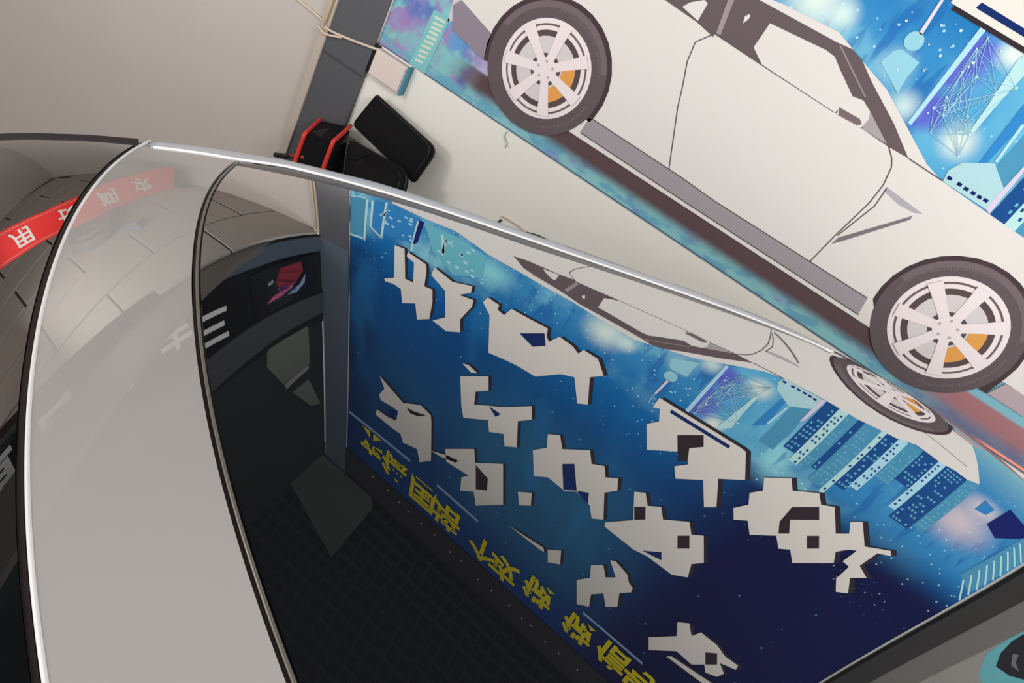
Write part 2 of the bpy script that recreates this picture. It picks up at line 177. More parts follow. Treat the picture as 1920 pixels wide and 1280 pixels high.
# the side bay's fascia: a slightly turned plane running towards the viewer from the corner pillar
KF = 0.22
def fpt(y, z, d=0.0):                      # a point on the fascia plane, d in front of it (towards +X)
    x = -1.48 + KF*(y-YW); n = math.hypot(1, KF)
    return (x + d/n, y - d*KF/n, z + H)
fas = empty('wall_fascia'); fas['kind'] = 'structure'
def fpanel(name, poly, m, d0, th, parent): 
    return bmobj(name, sheet_bm(poly, lambda u, v, t: fpt(u, v, d0+t), th), m, parent)
struct(fas)
fpanel('fascia_board', [(2.38, 0.40), (1.5, 0.40), (1.0, 0.33), (0.6, 0.255), (0.0, 0.10), (-2.0, 0.10), (-2.0, 0.95), (2.38, 0.95)], M_fasc, -0.06, 0.06, fas)
fpanel('lower_band', [(2.38, 0.405), (1.5, 0.405), (1.35, 0.38), (1.35, 0.43), (1.5, 0.465), (1.9, 0.495), (2.38, 0.50)], M_colb, 0.001, 0.012, fas)
fpanel('upper_band', [(2.38, 0.765), (1.5, 0.765), (0.9, 0.70), (0.9, 0.83), (1.5, 0.925), (2.38, 0.885)], mat('fascia_band_grey', (70, 72, 78), 0.5), 0.001, 0.012, fas)
up = fpanel('upper_wall', [(2.38, 0.95), (-2.0, 0.95), (-2.0, 1.88), (2.38, 1.88)], mat('upper_wall_dark', (30, 31, 36), 0.7), -0.06, 0.05, fas)
M_pale = mat('upper_panel_pale', (112, 116, 106), 0.6)
fpanel('wall_panel', [(1.93, 0.94), (2.25, 0.935), (2.25, 1.165), (2.02, 1.185), (1.915, 1.035)], M_pale, -0.008, 0.012, fas)
fpanel('wall_panel', [(2.03, 1.19), (2.235, 1.17), (2.24, 1.193), (2.045, 1.226)], mat('upper_strip_white', (150, 148, 150), 0.6), -0.008, 0.012, fas)
fpanel('wall_panel', [(2.09, 1.272), (2.235, 1.26), (2.331, 1.469), (2.246, 1.443)], M_pale, -0.008, 0.012, fas)
# suspended ceiling of the side bay: separate grey boards with dark joints
bay = empty('ceiling_bay'); struct(bay)
boxr('joint_backing', -4.4, -1.56, -2.0, YW+0.1, H+0.397, H+0.43, M_joint, bay)
ang = math.atan(KF); ca, sa = math.cos(ang), math.sin(ang)
tm = bpy.data.meshes.new('ceiling_board'); bb = box_bm((0, 0, 0), (0.286, 0.586, 0.016), 0.002, 1); bb.to_mesh(tm); bb.free(); tm.materials.append(M_tile)
for i in range(9):
    for j in range(9):
        a = -0.15-0.3*i; b = -0.32-0.6*j+0.3*(i % 2)
        x = -1.48+a*ca+b*sa; y = YW-a*sa*1.0+b*ca
        if y > YW+0.2 or y < -1.9 or x < -4.3: continue
        o = bpy.data.objects.new('ceiling_board', tm); scn.collection.objects.link(o); o.parent = bay
        o.location = (x, y, H+0.389); o.rotation_euler = (0, 0, -ang)
# ------------------------------------------------------------------ the printed banner
def nodes_banner():
    m = bpy.data.materials.new('banner_print'); m.use_nodes = True; nt = m.node_tree; N = nt.nodes; L = nt.links
    b = N['Principled BSDF']; b.inputs['Roughness'].default_value = 0.75; b.inputs['Specular IOR Level'].default_value = 0.06
    tc = N.new('ShaderNodeTexCoord'); sp = N.new('ShaderNodeSeparateXYZ'); L.new(tc.outputs['Object'], sp.inputs[0])
    X, Z = sp.outputs[0], sp.outputs[2]
    def mr(src, a, bb, c=0.0, d=1.0):
        n = N.new('ShaderNodeMapRange'); n.interpolation_type = 'SMOOTHSTEP'; L.new(src, n.inputs[0])
        for i, v in enumerate((a, bb, c, d)): n.inputs[i+1].default_value = v
        return n.outputs[0]
    def mul(a, c):
        n = N.new('ShaderNodeMath'); n.operation = 'MULTIPLY'; L.new(a, n.inputs[0])
        if isinstance(c, (int, float)): n.inputs[1].default_value = c
        else: L.new(c, n.inputs[1])
        return n.outputs[0]
    def mix(fac, base, col):
        n = N.new('ShaderNodeMix'); n.data_type = 'RGBA'; L.new(fac, n.inputs[0])
        if isinstance(base, tuple): n.inputs[6].default_value = lin(base)
        else: L.new(base, n.inputs[6])
        if isinstance(col, tuple): n.inputs[7].default_value = lin(col)
        else: L.new(col, n.inputs[7])
        return n.outputs[2]
    def band(src, a0, a1, b0, b1): return mul(mr(src, a0, a1), mr(src, b0, b1, 1.0, 0.0))
    def noise(scale, detail=5, vec=None, sx=1, sz=1):
        mp = N.new('ShaderNodeMapping'); mp.inputs['Scale'].default_value = (sx, 1, sz); L.new(tc.outputs['Object'], mp.inputs[0])
        n = N.new('ShaderNodeTexNoise'); n.inputs['Scale'].default_value = scale; n.inputs['Detail'].default_value = detail; L.new(mp.outputs[0], n.inputs['Vector'])
        return n.outputs['Fac']
    rp = N.new('ShaderNodeValToRGB'); cr = rp.color_ramp
    stops = [(-0.765, (134, 188, 190)), (-0.66, (126, 178, 190)), (-0.35, (60, 132, 184)), (0.02, (54, 134, 188)), (0.2, (18, 104, 168)), (0.5, (10, 74, 134)), (0.95, (26, 80, 130)), (1.3, (22, 70, 120)), (1.71, (16, 60, 128))]
    n = N.new('ShaderNodeMapRange'); L.new(Z, n.inputs[0]); n.inputs[1].default_value = -0.765; n.inputs[2].default_value = 1.71
    L.new(n.outputs[0], rp.inputs[0])
    while len(cr.elements) < len(stops): cr.elements.new(0.5)
    for e, (z, c) in zip(cr.elements, stops): e.position = (z+0.765)/2.475; e.color = lin(c)
    c = rp.outputs[0]
    c = mix(mul(mr(X, 0.15, 0.75), mr(Z, 0.06, 0.28)), c, (16, 20, 68))                        # navy upper right
    c = mix(mul(mul(mr(X, -1.05, -1.25), mr(Z, 0.2, 0.4)), 0.65), c, (12, 40, 84))               # darker left edge
    c = mix(mul(mul(band(X, -0.7, -0.3, 0.1, 0.6), band(Z, 0.35, 0.8, 1.3, 1.6)), 0.5), c, (48, 108, 140))
    cloud = mr(noise(3.0), 0.45, 0.72)
    c = mix(mul(mul(mul(cloud, band(Z, -0.35, -0.12, 0.12, 0.26)), mr(X, 1.05, 0.6, 0.1, 1.0)), 0.85), c, (150, 218, 224))          # cyan cloud belt along the skyline
    c = mix(mul(mul(mul(mr(noise(4.5, 6, None, 1, 0.5), 0.5, 0.7), band(Z, 0.1, 0.3, 0.9, 1.3)), mr(X, 0.7, 0.2)), 0.35), c, (40, 130, 190))
    c = mix(mul(mul(mr(noise(16, 3, None, 1.6, .35), 0.52, 0.62), band(Z, -0.3, -0.1, 0.06, 0.2)), 0.55), c, (30, 90, 165))
    c = mix(mul(mul(band(X, 0.235, 0.30, 0.50, 0.56), band(Z, -0.24, -0.2, 0.13, 0.16)), 0.75), c, (88, 168, 205))
    c = mix(mul(mul(mul(band(X, 0.235, 0.25, 0.28, 0.34), band(Z, -0.17, -0.12, 0.10, 0.14)), mr(noise(8), 0.35, 0.5)), 0.9), c, (92, 92, 196))
    for gx, gz, gr, gc, ga in ((0.37, -0.115, 0.07, (226, 232, 214), 0.9), (0.335, 0.115, 0.055, (226, 234, 220), 0.9), (-0.15, 0.0, 0.12, (212, 228, 220), 1.0), (-0.07, 0.0, 0.06, (208, 230, 222), 0.9), (0.12, -0.04, 0.07, (190, 228, 226), 0.6), (0.2, -0.11, 0.06, (206, 230, 222), 0.8), (-0.62, 0.02, 0.14, (150, 222, 222), 0.75), (-0.80, -0.02, 0.10, (130, 210, 216), 0.7), (0.62, -0.1, 0.12, (150, 214, 222), 0.6), (-1.24, -0.64, 0.08, (160, 110, 176), 0.9), (-1.21, -0.58, 0.06, (214, 130, 178), 0.8), (-1.04, -0.62, 0.09, (96, 146, 198), 0.95), (-0.93, -0.655, 0.08, (196, 192, 220), 0.9), (-1.26, -0.73, 0.07, (120, 150, 160), 0.8), (1.12, -0.12, 0.16, (206, 190, 196), 0.95), (1.14, -0.25, 0.1, (220, 204, 204), 0.8)):
        vm = N.new('ShaderNodeVectorMath'); vm.operation = 'DISTANCE'; L.new(tc.outputs['Object'], vm.inputs[0]); vm.inputs[1].default_value = (gx, -0.004, gz)
        c = mix(mul(mr(vm.outputs['Value'], gr, 0.0), ga), c, gc)
    # lights and sparkles
    v = N.new('ShaderNodeTexVoronoi'); v.inputs['Scale'].default_value = 34; v.inputs['Randomness'].default_value = 1; L.new(tc.outputs['Object'], v.inputs['Vector'])
    c = mix(mul(mul(mr(v.outputs['Distance'], 0.16, 0.05), band(Z, -0.6, -0.2, 0.25, 0.5)), 0.8), c, (190, 232, 246))
    v2 = N.new('ShaderNodeTexVoronoi'); v2.inputs['Scale'].default_value = 13; L.new(tc.outputs['Object'], v2.inputs['Vector'])
    c = mix(mul(mul(mr(v2.outputs['Distance'], 0.10, 0.03), mr(Z, 0.2, 0.3)), 0.4), c, (130, 190, 220))
    # purple and lilac blots at the lower left
    ll = mul(mr(X, -0.86, -0.98), mr(Z, -0.45, -0.5))
    c = mix(mul(ll, mr(noise(9), 0.42, 0.62)), c, (150, 128, 178))
    c = mix(mul(ll, mr(noise(14, 6), 0.5, 0.62)), c, (130, 188, 190))
    c = mix(mul(mul(ll, mr(noise(6.3, 6), 0.52, 0.66)), 0.9), c, (72, 110, 178))
    # bottom strip with coloured streaks, and the painted shadow under the printed car
    st = mr(Z, -0.70, -0.715)
    c = mix(mul(st, mr(noise(11, 5, None, 1, 2.5), 0.48, 0.6)), c, (104, 162, 184))
    c = mix(mul(mul(st, mr(noise(7, 4, None, 1, 2), 0.55, 0.68)), 0.6), c, (120, 116, 178))
    c = mix(mul(mul(st, mr(X, 0.55, 0.9)), 0.75), c, (112, 92, 128))
    sh = mul(band(Z, -0.742, -0.70, -0.662, -0.650), band(X, -1.06, -0.90, 1.05, 1.3))
    c = mix(mul(sh, mr(X, 0.85, 0.60, 0.0, 1.0)), c, (90, 71, 74))
    c = mix(mul(sh, mr(X, 0.60, 0.85, 0.0, 1.0)), c, (160, 112, 116))
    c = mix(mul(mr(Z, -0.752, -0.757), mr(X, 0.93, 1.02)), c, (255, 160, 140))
    L.new(c, b.inputs['Base Color']); return m
BN = empty('banner', (0, YW, H))
tag(BN, 'large printed banner of a white sports car below a blue night skyline on the wall', 'banner')
def bp_(u, v, d): return (u, -d, v)        # banner-local: u right, v up, d towards the room
def prn(name, poly, m, layer, parent=None, th=0.0006):
    return bmobj(name, sheet_bm(poly, lambda u, v, t: bp_(u, v, 0.004+layer*0.0007+t), th), m, parent or BN)
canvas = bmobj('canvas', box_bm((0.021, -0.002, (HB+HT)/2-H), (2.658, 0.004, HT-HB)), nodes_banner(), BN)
def pm(name, rgb, rough=0.42): return mat('print_'+name, tuple(v*0.95 for v in rgb), 0.75, spec=0.06)
P_white = pm('car_white', (226, 221, 216)); P_dark = pm('car_glass', (104, 90, 93)); P_tyre = pm('tyre', (100, 88, 92)); P_arch = pm('wheel_arch', (74, 60, 64))
P_grey = pm('sill_grey', (160, 154, 158)); P_line = pm('outline', (96, 88, 90)); P_rim = pm('rim_silver', (238, 226, 226)); P_disc = pm('brake_disc', (214, 208, 208)); P_cal = pm('caliper', (226, 160, 84))
C = D['city']
def rect(x0, x1, z0, z1): return [(x0, z0), (x1, z0), (x1, z1), (x0, z1)]
def ngon(cx, cz, r, n=16, sx=1.0): return [(cx+r*sx*math.cos(2*math.pi*k/n), cz+r*math.sin(2*math.pi*k/n)) for k in range(n)]
def strip(a, b, wd):
    dx, dz = b[0]-a[0], b[1]-a[1]; l = math.hypot(dx, dz) or 1; nx, nz = -dz/l*wd/2, dx/l*wd/2
    return [(a[0]+nx, a[1]+nz), (b[0]+nx, b[1]+nz), (b[0]-nx, b[1]-nz), (a[0]-nx, a[1]-nz)]
def stuff_print(name, polys, m, layer, parent=None, step=0.0):
    bm = bmesh.new()
    for q, p in enumerate(polys): merge(bm, sheet_bm(p, lambda u, v, t: bp_(u, v, 0.004+layer*0.0007+t), 0.0003+step*q))
    o = bmobj(name, bm, m, parent or BN); o['kind'] = 'stuff'; return o
# skyline behind the printed car (layers 1-4)
P_pale = pm('pale_cyan', (186, 226, 226)); P_ice = pm('ice_blue', (176, 222, 240)); P_blue = pm('mid_blue', (52, 134, 200)); P_navy = pm('navy', (26, 34, 104)); P_viol = pm('violet', (84, 84, 184)); P_teal = pm('teal', (78, 150, 186)); P_deep = pm('deep_blue', (28, 78, 142)); P_pink = pm('rose_grey', (206, 190, 196)); P_cream = pm('cream', (228, 230, 208))
def building(name, poly, m, layer=1): return prn(name, poly, m, layer)
building('tower', C['base'], pm('tower_mist', (150, 206, 222)), 2); building('tower', ngon(0.119, 0.030, 0.024), pm('tower_ball', (150, 206, 220)), 2); building('tower_spire', C['pole'], pm('spire_pink', (226, 214, 226)), 2)
building('tower_spire', strip((0.113, 0.139), (0.1127, 0.19), 0.003), P_ice, 2)
building('beam', C['bar'], P_ice, 3); building('beam', C['beam'], P_pale, 3); building('building', C['stripe'], P_blue, 2); building('building', C['block'], pm('block_mist', (176, 214, 220)), 3)
building('beam', C['edge1'], P_ice, 3); building('beam', C['edge2'], pm('beam_lilac', (214, 206, 226)), 4)
building('building', rect(0.485, 0.54, -0.23, 0.075), P_teal, 1)
stuff_print('lit_windows', [rect(a-0.006, a+0.006, z-0.005, z+0.004) for a, z in C['dots']], P_navy, 5)
wb = C['web']; lines = []
for i in range(len(wb)):
    for j in range(i+1, len(wb)):
        if math.dist(wb[i], wb[j]) < 0.17 and (i+j) % 3: lines.append(strip(wb[i], wb[j], 0.0011))
stuff_print('light_web', lines, pm('web_ice', (158, 206, 230)), 4, None, 0.00002)
stuff_print('light_dots', [ngon(a, z, 0.0022+0.0015*((k*7) % 3)/2, 8) for k, (a, z) in enumerate(wb)] + [ngon(0.06+random.random()*0.3, -0.1+random.random()*0.24, 0.0012+random.random()*0.0028, 8) for _ in range(26)], pm('dot_ice', (206, 236, 246)), 5)
# the row of towers standing on the bonnet line, right of the web
tw = [(0.556, 0.60, 0.04, P_deep), (0.60, 0.632, 0.075, P_pale), (0.632, 0.668, 0.07, P_teal), (0.668, 0.690, 0.05, P_deep), (0.690, 0.745, 0.10, P_teal), (0.745, 0.762, 0.118, P_pale), (0.762, 0.80, 0.06, P_deep), (0.80, 0.83, 0.03, P_ice), (0.83, 0.88, -0.06, P_teal), (0.88, 0.935, -0.10, P_deep), (0.935, 0.96, 0.01, P_ice), (0.963, 1.035, 0.045, P_deep), (1.035, 1.075, 0.02, P_teal)]
wins = []; wins2 = []
for x0, x1, zt, m in tw:
    zb = float(np.interp((x0+x1)/2, [a for a, _ in C['lowedge']], [b for _, b in C['lowedge']]))-0.03
    building('building', rect(x0, x1, zb, zt), m, 2)
    for zz in np.arange(zb+0.04, zt-0.01, 0.022):
        for xx in np.arange(x0+0.006, x1-0.008, 0.012):
            if random.random() < 0.55: (wins if m in (P_deep, P_teal) else wins2).append(rect(xx, xx+0.007, zz, zz+0.010))
stuff_print('lit_windows', wins, pm('window_teal', (104, 176, 204)), 3); stuff_print('lit_windows', wins2, P_deep, 3)
building('building', [(1.12, -0.30), (1.12, -0.22), (1.155, -0.235), (1.16, -0.29)], P_blue, 3)
building('building', [(1.19, -0.36), (1.18, -0.2), (1.23, -0.17), (1.27, -0.24), (1.30, -0.33)], P_navy, 3)
building('building', C['rightteal'], P_teal, 2)
stuff_print('tower_ribs', [strip((1.29, z), (1.345, z+0.08), 0.006) for z in np.arange(-0.28, 0.1, 0.04)], P_pale, 3)
# left end of the skyline (seen mirrored in the roof glass)
building('building', C['left1'], P_teal, 1); building('building', C['left2'], P_blue, 1); building('building', C['gap'], P_navy, 2); building('building', C['left3'], pm('glow_cyan', (110, 190, 206)), 1)
stuff_print('light_web', [strip(a, b, 0.012) for a, b in C['leftlines']], P_pale, 2)
stuff_print('light_dots', [ngon(-1.17+random.random()*0.2, -0.1+random.random()*0.2, 0.005+random.random()*0.006, 8) for _ in range(18)] + [ngon(-0.86+random.random()*0.25, -0.08+random.random()*0.2, 0.004+random.random()*0.008, 8) for _ in range(22)], P_ice, 2)
# lower left corner: window ladder and blots
building('building', [(-1.168, -0.765), (-1.102, -0.765), (-1.095, -0.57), (-1.158, -0.57)], pm('sea_green', (130, 196, 198)), 1)
building('building', [(-1.10, -0.58), (-1.07, -0.56), (-1.07, -0.45), (-1.12, -0.45)], pm('pale_grey_tower', (206, 206, 212)), 1)
stuff_print('lit_windows', [strip(a, b, 0.009) for a, b in C['ladder']], pm('window_lime', (206, 220, 200)), 2)
# ---- the printed car (layers 6-12)
prn('car_body', D['body'], P_white, 6)
prn('car_window', D['window'], P_dark, 7)
for nm, k, m, l in (('window_reflection', 'winwhite', P_white, 8), ('window_reflection', 'rearwhite', P_white, 8), ('window_reflection', 'glint', P_white, 8), ('window_pillar', 'apillar', pm('pillar_grey', (150, 138, 140)), 8), ('window_pillar', 'bpillar', pm('pillar_mauve', (158, 146, 150)), 9), ('quarter_glass', 'quarter', pm('quarter_grey', (172, 162, 164)), 8), ('mirror', 'mirror', P_white, 9), ('mirror_glass', 'mirrordark', pm('mirror_dark', (120, 106, 108)), 10), ('sill', 'sill', P_grey, 7), ('bumper', 'rearbumper', pm('bumper_grey', (146, 134, 146)), 7), ('bumper', 'frontbumper', pm('bumper_mauve', (182, 164, 170)), 7), ('side_vent', 'vent', pm('vent_grey', (176, 172, 178)), 7), ('side_vent', 'slash', pm('vent_dark', (128, 118, 122)), 8)):
    prn(nm, D[k], m, l)
for ln in D['lines']:
    stuff_print('panel_line', [strip(a, b, 0.0032) for a, b in zip(ln, ln[1:])], P_line, 8)
def printed_wheel(cx, cz, rr, rt, a0, arch, dark):
    W = prn('wheel', ngon(cx, cz, rt, 48), P_tyre, 8)
    prn('wheel_arch', arch, P_arch, 7)
    def sub(nm, poly, m, l): return prn(nm, poly, m, l, W)
    sub('rim_ring', ngon(cx, cz, rr, 48), P_rim, 9); sub('rim_gap', ngon(cx, cz, rr*0.90, 48), pm('rim_gap', (112, 98, 100)), 10)
    sub('rim_ring', ngon(cx, cz, rr*0.86, 48), P_rim, 11); sub('wheel_well', ngon(cx, cz, rr*0.775, 40), pm('wheel_well', dark), 12)
    sub('brake_disc', ngon(cx, cz, rr*0.66, 32), P_disc, 13); sub('disc_bell', ngon(cx, cz, rr*0.33, 24), pm('disc_bell', (92, 80, 84)), 14)
    th = [math.radians(a0-51.43*k) for k in range(7)]
    for lo, hi in ((-12, 32), (-62, -24)):
        p = [(cx+rr*0.66*math.cos(math.radians(a)), cz+rr*0.66*math.sin(math.radians(a))) for a in np.linspace(lo, hi, 7)] + [(cx+rr*0.37*math.cos(math.radians(a)), cz+rr*0.37*math.sin(math.radians(a))) for a in np.linspace(hi, lo, 7)]
        sub('brake_caliper', p, P_cal, 15)
    for t in th:
        c, s = math.cos(t), math.sin(t)
        q = [(0.12, -0.085), (0.55, -0.10), (0.93, -0.135), (0.93, 0.135), (0.55, 0.10), (0.12, 0.085)]
        sub('spoke', [(cx+rr*(u*c-v*s), cz+rr*(u*s+v*c)) for u, v in q], P_rim, 16)
    sub('hub', ngon(cx, cz, rr*0.25, 28), P_rim, 17)
    for k in range(5):
        a = math.radians(a0+36+72*k); sub('wheel_nut', ngon(cx+rr*0.17*math.cos(a), cz+rr*0.17*math.sin(a), rr*0.03, 10), pm('nut', (188, 176, 178)), 18)
    marks = []
    for lo, hi in ((20, 105), (-70, -10)) if cx < 0 else ((95, 175), (-75, 5)):
        a = lo
        while a < hi:
            q = random.uniform(1.2, 2.6); r1 = (rr+rt)/2-0.005; r2 = (rr+rt)/2+0.004; a1, a2 = math.radians(a), math.radians(a+0.5)
            marks.append([(cx+r1*math.cos(a1), cz+r1*math.sin(a1)), (cx+r2*math.cos(a1), cz+r2*math.sin(a1)), (cx+r2*math.cos(a2), cz+r2*math.sin(a2)), (cx+r1*math.cos(a2), cz+r1*math.sin(a2))]); a += q
    stuff_print('sidewall_marks', marks, pm('tyre_mark', (126, 114, 118)), 9, W)
    prn('tread_band', arc(cx, cz, rt*0.995, 25, 165, 24)+arc(cx, cz, rt*0.90, 165, 25, 24), pm('tyre_light', (116, 103, 107)), 9, W)
def arc(cx, cz, r, a, b, n=18): return [(cx+r*math.cos(math.radians(t)), cz+r*math.sin(math.radians(t))) for t in np.linspace(a, b, n)]
printed_wheel(-0.7332, -0.5379, 0.149, 0.199, 141.5, arc(-0.7332, -0.5379, 0.214, -12, 200) + [(-0.9335, -0.617), (-0.9017, -0.612), (-0.88, -0.60), (-0.73, -0.60), (-0.53, -0.60)], (92, 78, 80))
printed_wheel(0.6798, -0.5356, 0.155, 0.201, 141.0, arc(0.6798, -0.5356, 0.214, -8, 192) + [(0.49, -0.60), (0.64, -0.60), (0.80, -0.60), (0.8363, -0.6303), (0.8847, -0.6298)], (82, 72, 76))
# ---- the lettering (layers 1-4), mirrored in the roof glass
P_let = pm('letter_white', (232, 226, 218)); P_ls = pm('letter_shadow', (54, 45, 51)); P_yel = pm('letter_yellow', (232, 214, 30))
T = D['text']
for k, p in enumerate(T['whites']):
    dz = 0.016 if k == 12 else 0.0
    p = [(a, b+dz) for a, b in p]
    le = prn('letter', p, P_let, 5)
    prn('letter_shadow', [(a+0.012, b-0.012) for a, b in p], P_ls, 4, le)
for p in T['holes']: prn('letter_counter', p, P_ls if random.random() < 0.4 else pm('counter_navy', (24, 46, 104)), 6)
for p in T['under']: prn('rule_line', p, pm('rule_pale', (150, 180, 214)), 4)
def glyph(name, ch, size, m, P, parent, bold=0.012, ext=0.0008):
    """one character as real geometry; P maps glyph-plane coordinates (centred) to a point"""
    cu = bpy.data.curves.new(name, 'FONT'); cu.body = ch; cu.size = 1.0; cu.offset = bold; cu.extrude = 0.0; cu.resolution_u = 3
    o = bpy.data.objects.new(name, cu); scn.collection.objects.link(o)
    dg = bpy.context.evaluated_depsgraph_get(); me = bpy.data.meshes.new_from_object(o.evaluated_get(dg))
    bpy.data.objects.remove(o); bpy.data.curves.remove(cu)
    if not len(me.vertices): return None
    V = np.array([v.co[:2] for v in me.vertices]); lo, hi = V.min(0), V.max(0); c = (lo+hi)/2; s = size/max(hi-lo)
    for v in me.vertices: v.co = P((v.co[0]-c[0])*s, (v.co[1]-c[1])*s)
    me.materials.clear(); me.name = name
    return link(name, me, m, parent)
for ch, (x, z) in zip('来德国培个攻微微信号', T['yellow']):
    glyph('yellow_letter', ch, 0.205, P_yel, lambda u, v, x=x, z=z: bp_(x+u*0.95, z+v*0.85, 0.0085), BN, 0.03)
tube('hem_cord', [bp_(-1.306, -0.765, 0.008), bp_(-1.308, 0.2, 0.009), bp_(-1.306, 1.70, 0.008)], 0.0075, mat('white_cord', (222, 212, 206), 0.6), BN)
boxr('hem', -1.308, 1.35, -0.0052, -0.004, -0.766, -0.762, mat('hem_dark', (70, 92, 120), 0.6), BN)
# ------------------------------------------------------------------ the car: one smooth roof surface z(s, w) in the car's own axes
PC = np.array([0.051881, -0.013738, -0.145391, -0.035097, 0.003657, 0.139685, 0.013693, -0.062045, 0.005988, -0.059138, 0.03462, -0.005821, -0.006642, 0.035901, 0.004041, 0.003976, -0.019805, 0.001275, -0.007291, -0.03288, -0.038745])
PT = [(1, 0), (0, 1), (2, 0), (0, 2), (1, 1), (3, 0), (2, 1), (1, 2), (0, 3), (4, 0), (2, 2), (0, 4), (3, 1), (1, 3), (5, 0), (3, 2), (1, 4), (6, 0), (4, 2), (2, 4), (0, 6)]
PSI, W0, Z0, SC = 0.731291, 0.206879*2.4, -0.206668*2.4, 0.72
CP, SP = math.cos(PSI), math.sin(PSI)
S_LIN = -0.66
def roof_z(s, wv):
    s = np.asarray(s, float); wv = np.asarray(wv, float); sc = np.maximum(s, S_LIN); wc = np.clip(wv, -0.62, 0.70)
    a, b = sc/SC, wc/SC; z = Z0+0*a; zs = 0*a; zw = 0*a
    for c, (i, j) in zip(PC, PT):
        z = z+c*SC*a**i*b**j
        if i: zs = zs+c*i*a**(i-1)*b**j
        if j: zw = zw+c*j*a**i*b**(j-1)
    z = z+zs*(s-sc)+zw*(wv-wc)
    return z, zs, zw
def car_pt(s, wv, z): return (CP*(s+0.36)-SP*(wv+W0), SP*(s+0.36)+CP*(wv+W0), z+H)
CAR = empty('car'); tag(CAR, 'white car with black glass roof parked close to the camera, nose to the left', 'car')
def roof_patch(name, SS, WW, m, off=0.0, parent=CAR, rim=0.0):
    """a grid patch lying on the roof surface with the surface's own exact normals; rim folds its border down"""
    n, k = SS.shape; z, zs, zw = roof_z(SS, WW)
    nx = -(zs*CP-zw*SP); ny = -(zs*SP+zw*CP); nn = np.stack([nx, ny, np.ones_like(nx)], -1); nn /= np.linalg.norm(nn, axis=-1, keepdims=True)
    P = np.stack([CP*(SS+0.36)-SP*(WW+W0), SP*(SS+0.36)+CP*(WW+W0), z+H], -1)+nn*off
    V = P.reshape(-1, 3).tolist(); NN = nn.reshape(-1, 3)
    F = [(i*k+j, (i+1)*k+j, (i+1)*k+j+1, i*k+j+1) for i in range(n-1) for j in range(k-1)]
    if (P[1, 0]-P[0, 0])[0]*(P[0, 1]-P[0, 0])[1]-(P[1, 0]-P[0, 0])[1]*(P[0, 1]-P[0, 0])[0] < 0: F = [f[::-1] for f in F]
    nv = len(V); nl = NN.tolist()
    if rim:
        loop = [(0, j) for j in range(k)]+[(i, k-1) for i in range(1, n)]+[(n-1, j) for j in range(k-2, -1, -1)]+[(i, 0) for i in range(n-2, 0, -1)]
        b = len(V)
        for i, j in loop: V.append((P[i, j]-nn[i, j]*rim).tolist()); nl.append(nn[i, j].tolist())
        for q in range(len(loop)):
            q2 = (q+1) % len(loop); F.append((loop[q][0]*k+loop[q][1], loop[q2][0]*k+loop[q2][1], b+q2, b+q))
    me = bpy.data.meshes.new(name); me.from_pydata(V, [], F); me.shade_smooth(); me.update()
    if not rim: me.normals_split_custom_set_from_vertices(nl)
    else:
        ln = []
        for pl in me.polygons:
            fl = max(pl.vertices) >= nv
            for vi in pl.vertices: ln.append(tuple(pl.normal) if fl else tuple(nl[vi]))
        me.normals_split_custom_set(ln)
    return link(name, me, m, parent)
M_glass = coated('tinted_roof_glass', (22, 23, 26), 0.90)
M_screen = coated('windscreen_glass', (12, 14, 15), 0.82)
M_paint = mat('silver_white_paint', (206, 202, 197), 0.35, coat=1.0)
M_roofpaint = coated('silver_white_lacquer', (178, 174, 169), 0.36, 0.05, 0.015)
M_trim = mat('silver_moulding', (206, 207, 211), 0.3)
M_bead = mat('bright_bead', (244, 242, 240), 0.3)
M_rubber = mat('black_rubber', (34, 28, 28), 0.5)
M_frit = mat('black_edge_band', (30, 27, 28), 0.25)
M_chrome = mat('brushed_silver_trim', (205, 206, 210), 0.22, metal=1.0)
M_gask = mat('grey_gasket', (92, 88, 86), 0.35)
# outlines traced on the roof: windscreen edge f1(w), glass roof front edge f2(w), far-side edges of glass and gasket
F1W = [-0.70, -0.50, -0.35, -0.2, -0.125, -0.034, 0.051, 0.18, 0.314, 0.40, 0.463, 0.53, 0.58, 0.626, 0.66]; F1S = [-0.13, -0.235, -0.295, -0.344, -0.363, -0.381, -0.395, -0.409, -0.412, -0.407, -0.397, -0.382, -0.367, -0.348, -0.330]
F2W = [-0.70, -0.50, -0.35, -0.221, -0.175, -0.123, -0.065, -0.005, 0.055, 0.116, 0.184, 0.263, 0.342, 0.408, 0.486, 0.54, 0.573, 0.62]; F2S = [-0.01, -0.09, -0.145, -0.190, -0.202, -0.215, -0.228, -0.239, -0.251, -0.259, -0.266, -0.270, -0.271, -0.267, -0.255, -0.243, -0.229, -0.205]
def smooth_fit(xs, ys, deg): return np.polynomial.Polynomial.fit(xs, ys, deg)
f1 = smooth_fit(F1W, F1S, 6); f2 = smooth_fit(F2W, F2S, 6)
def wg(s): return np.interp(s, [-0.4, -0.2, 0, 0.25, 0.5, 0.8, 1.0, 1.10, 1.25], [0.570, 0.566, 0.560, 0.541, 0.540, 0.529, 0.53, 0.60, 0.70])
def grid(fa, fb, w0, w1, ns, nw):
    t = np.linspace(0, 1, ns)[:, None]; wv = np.linspace(w0, w1, nw)[None, :]
    return (1-t)*fa(wv)+t*fb(wv), np.repeat(wv, ns, 0)
def roof_rows(name, fa, fb, w0, w1, ns, nw, m, **k):
    S, W = grid(fa, fb, w0, w1, ns, nw); return roof_patch(name, S, W, m, **k)
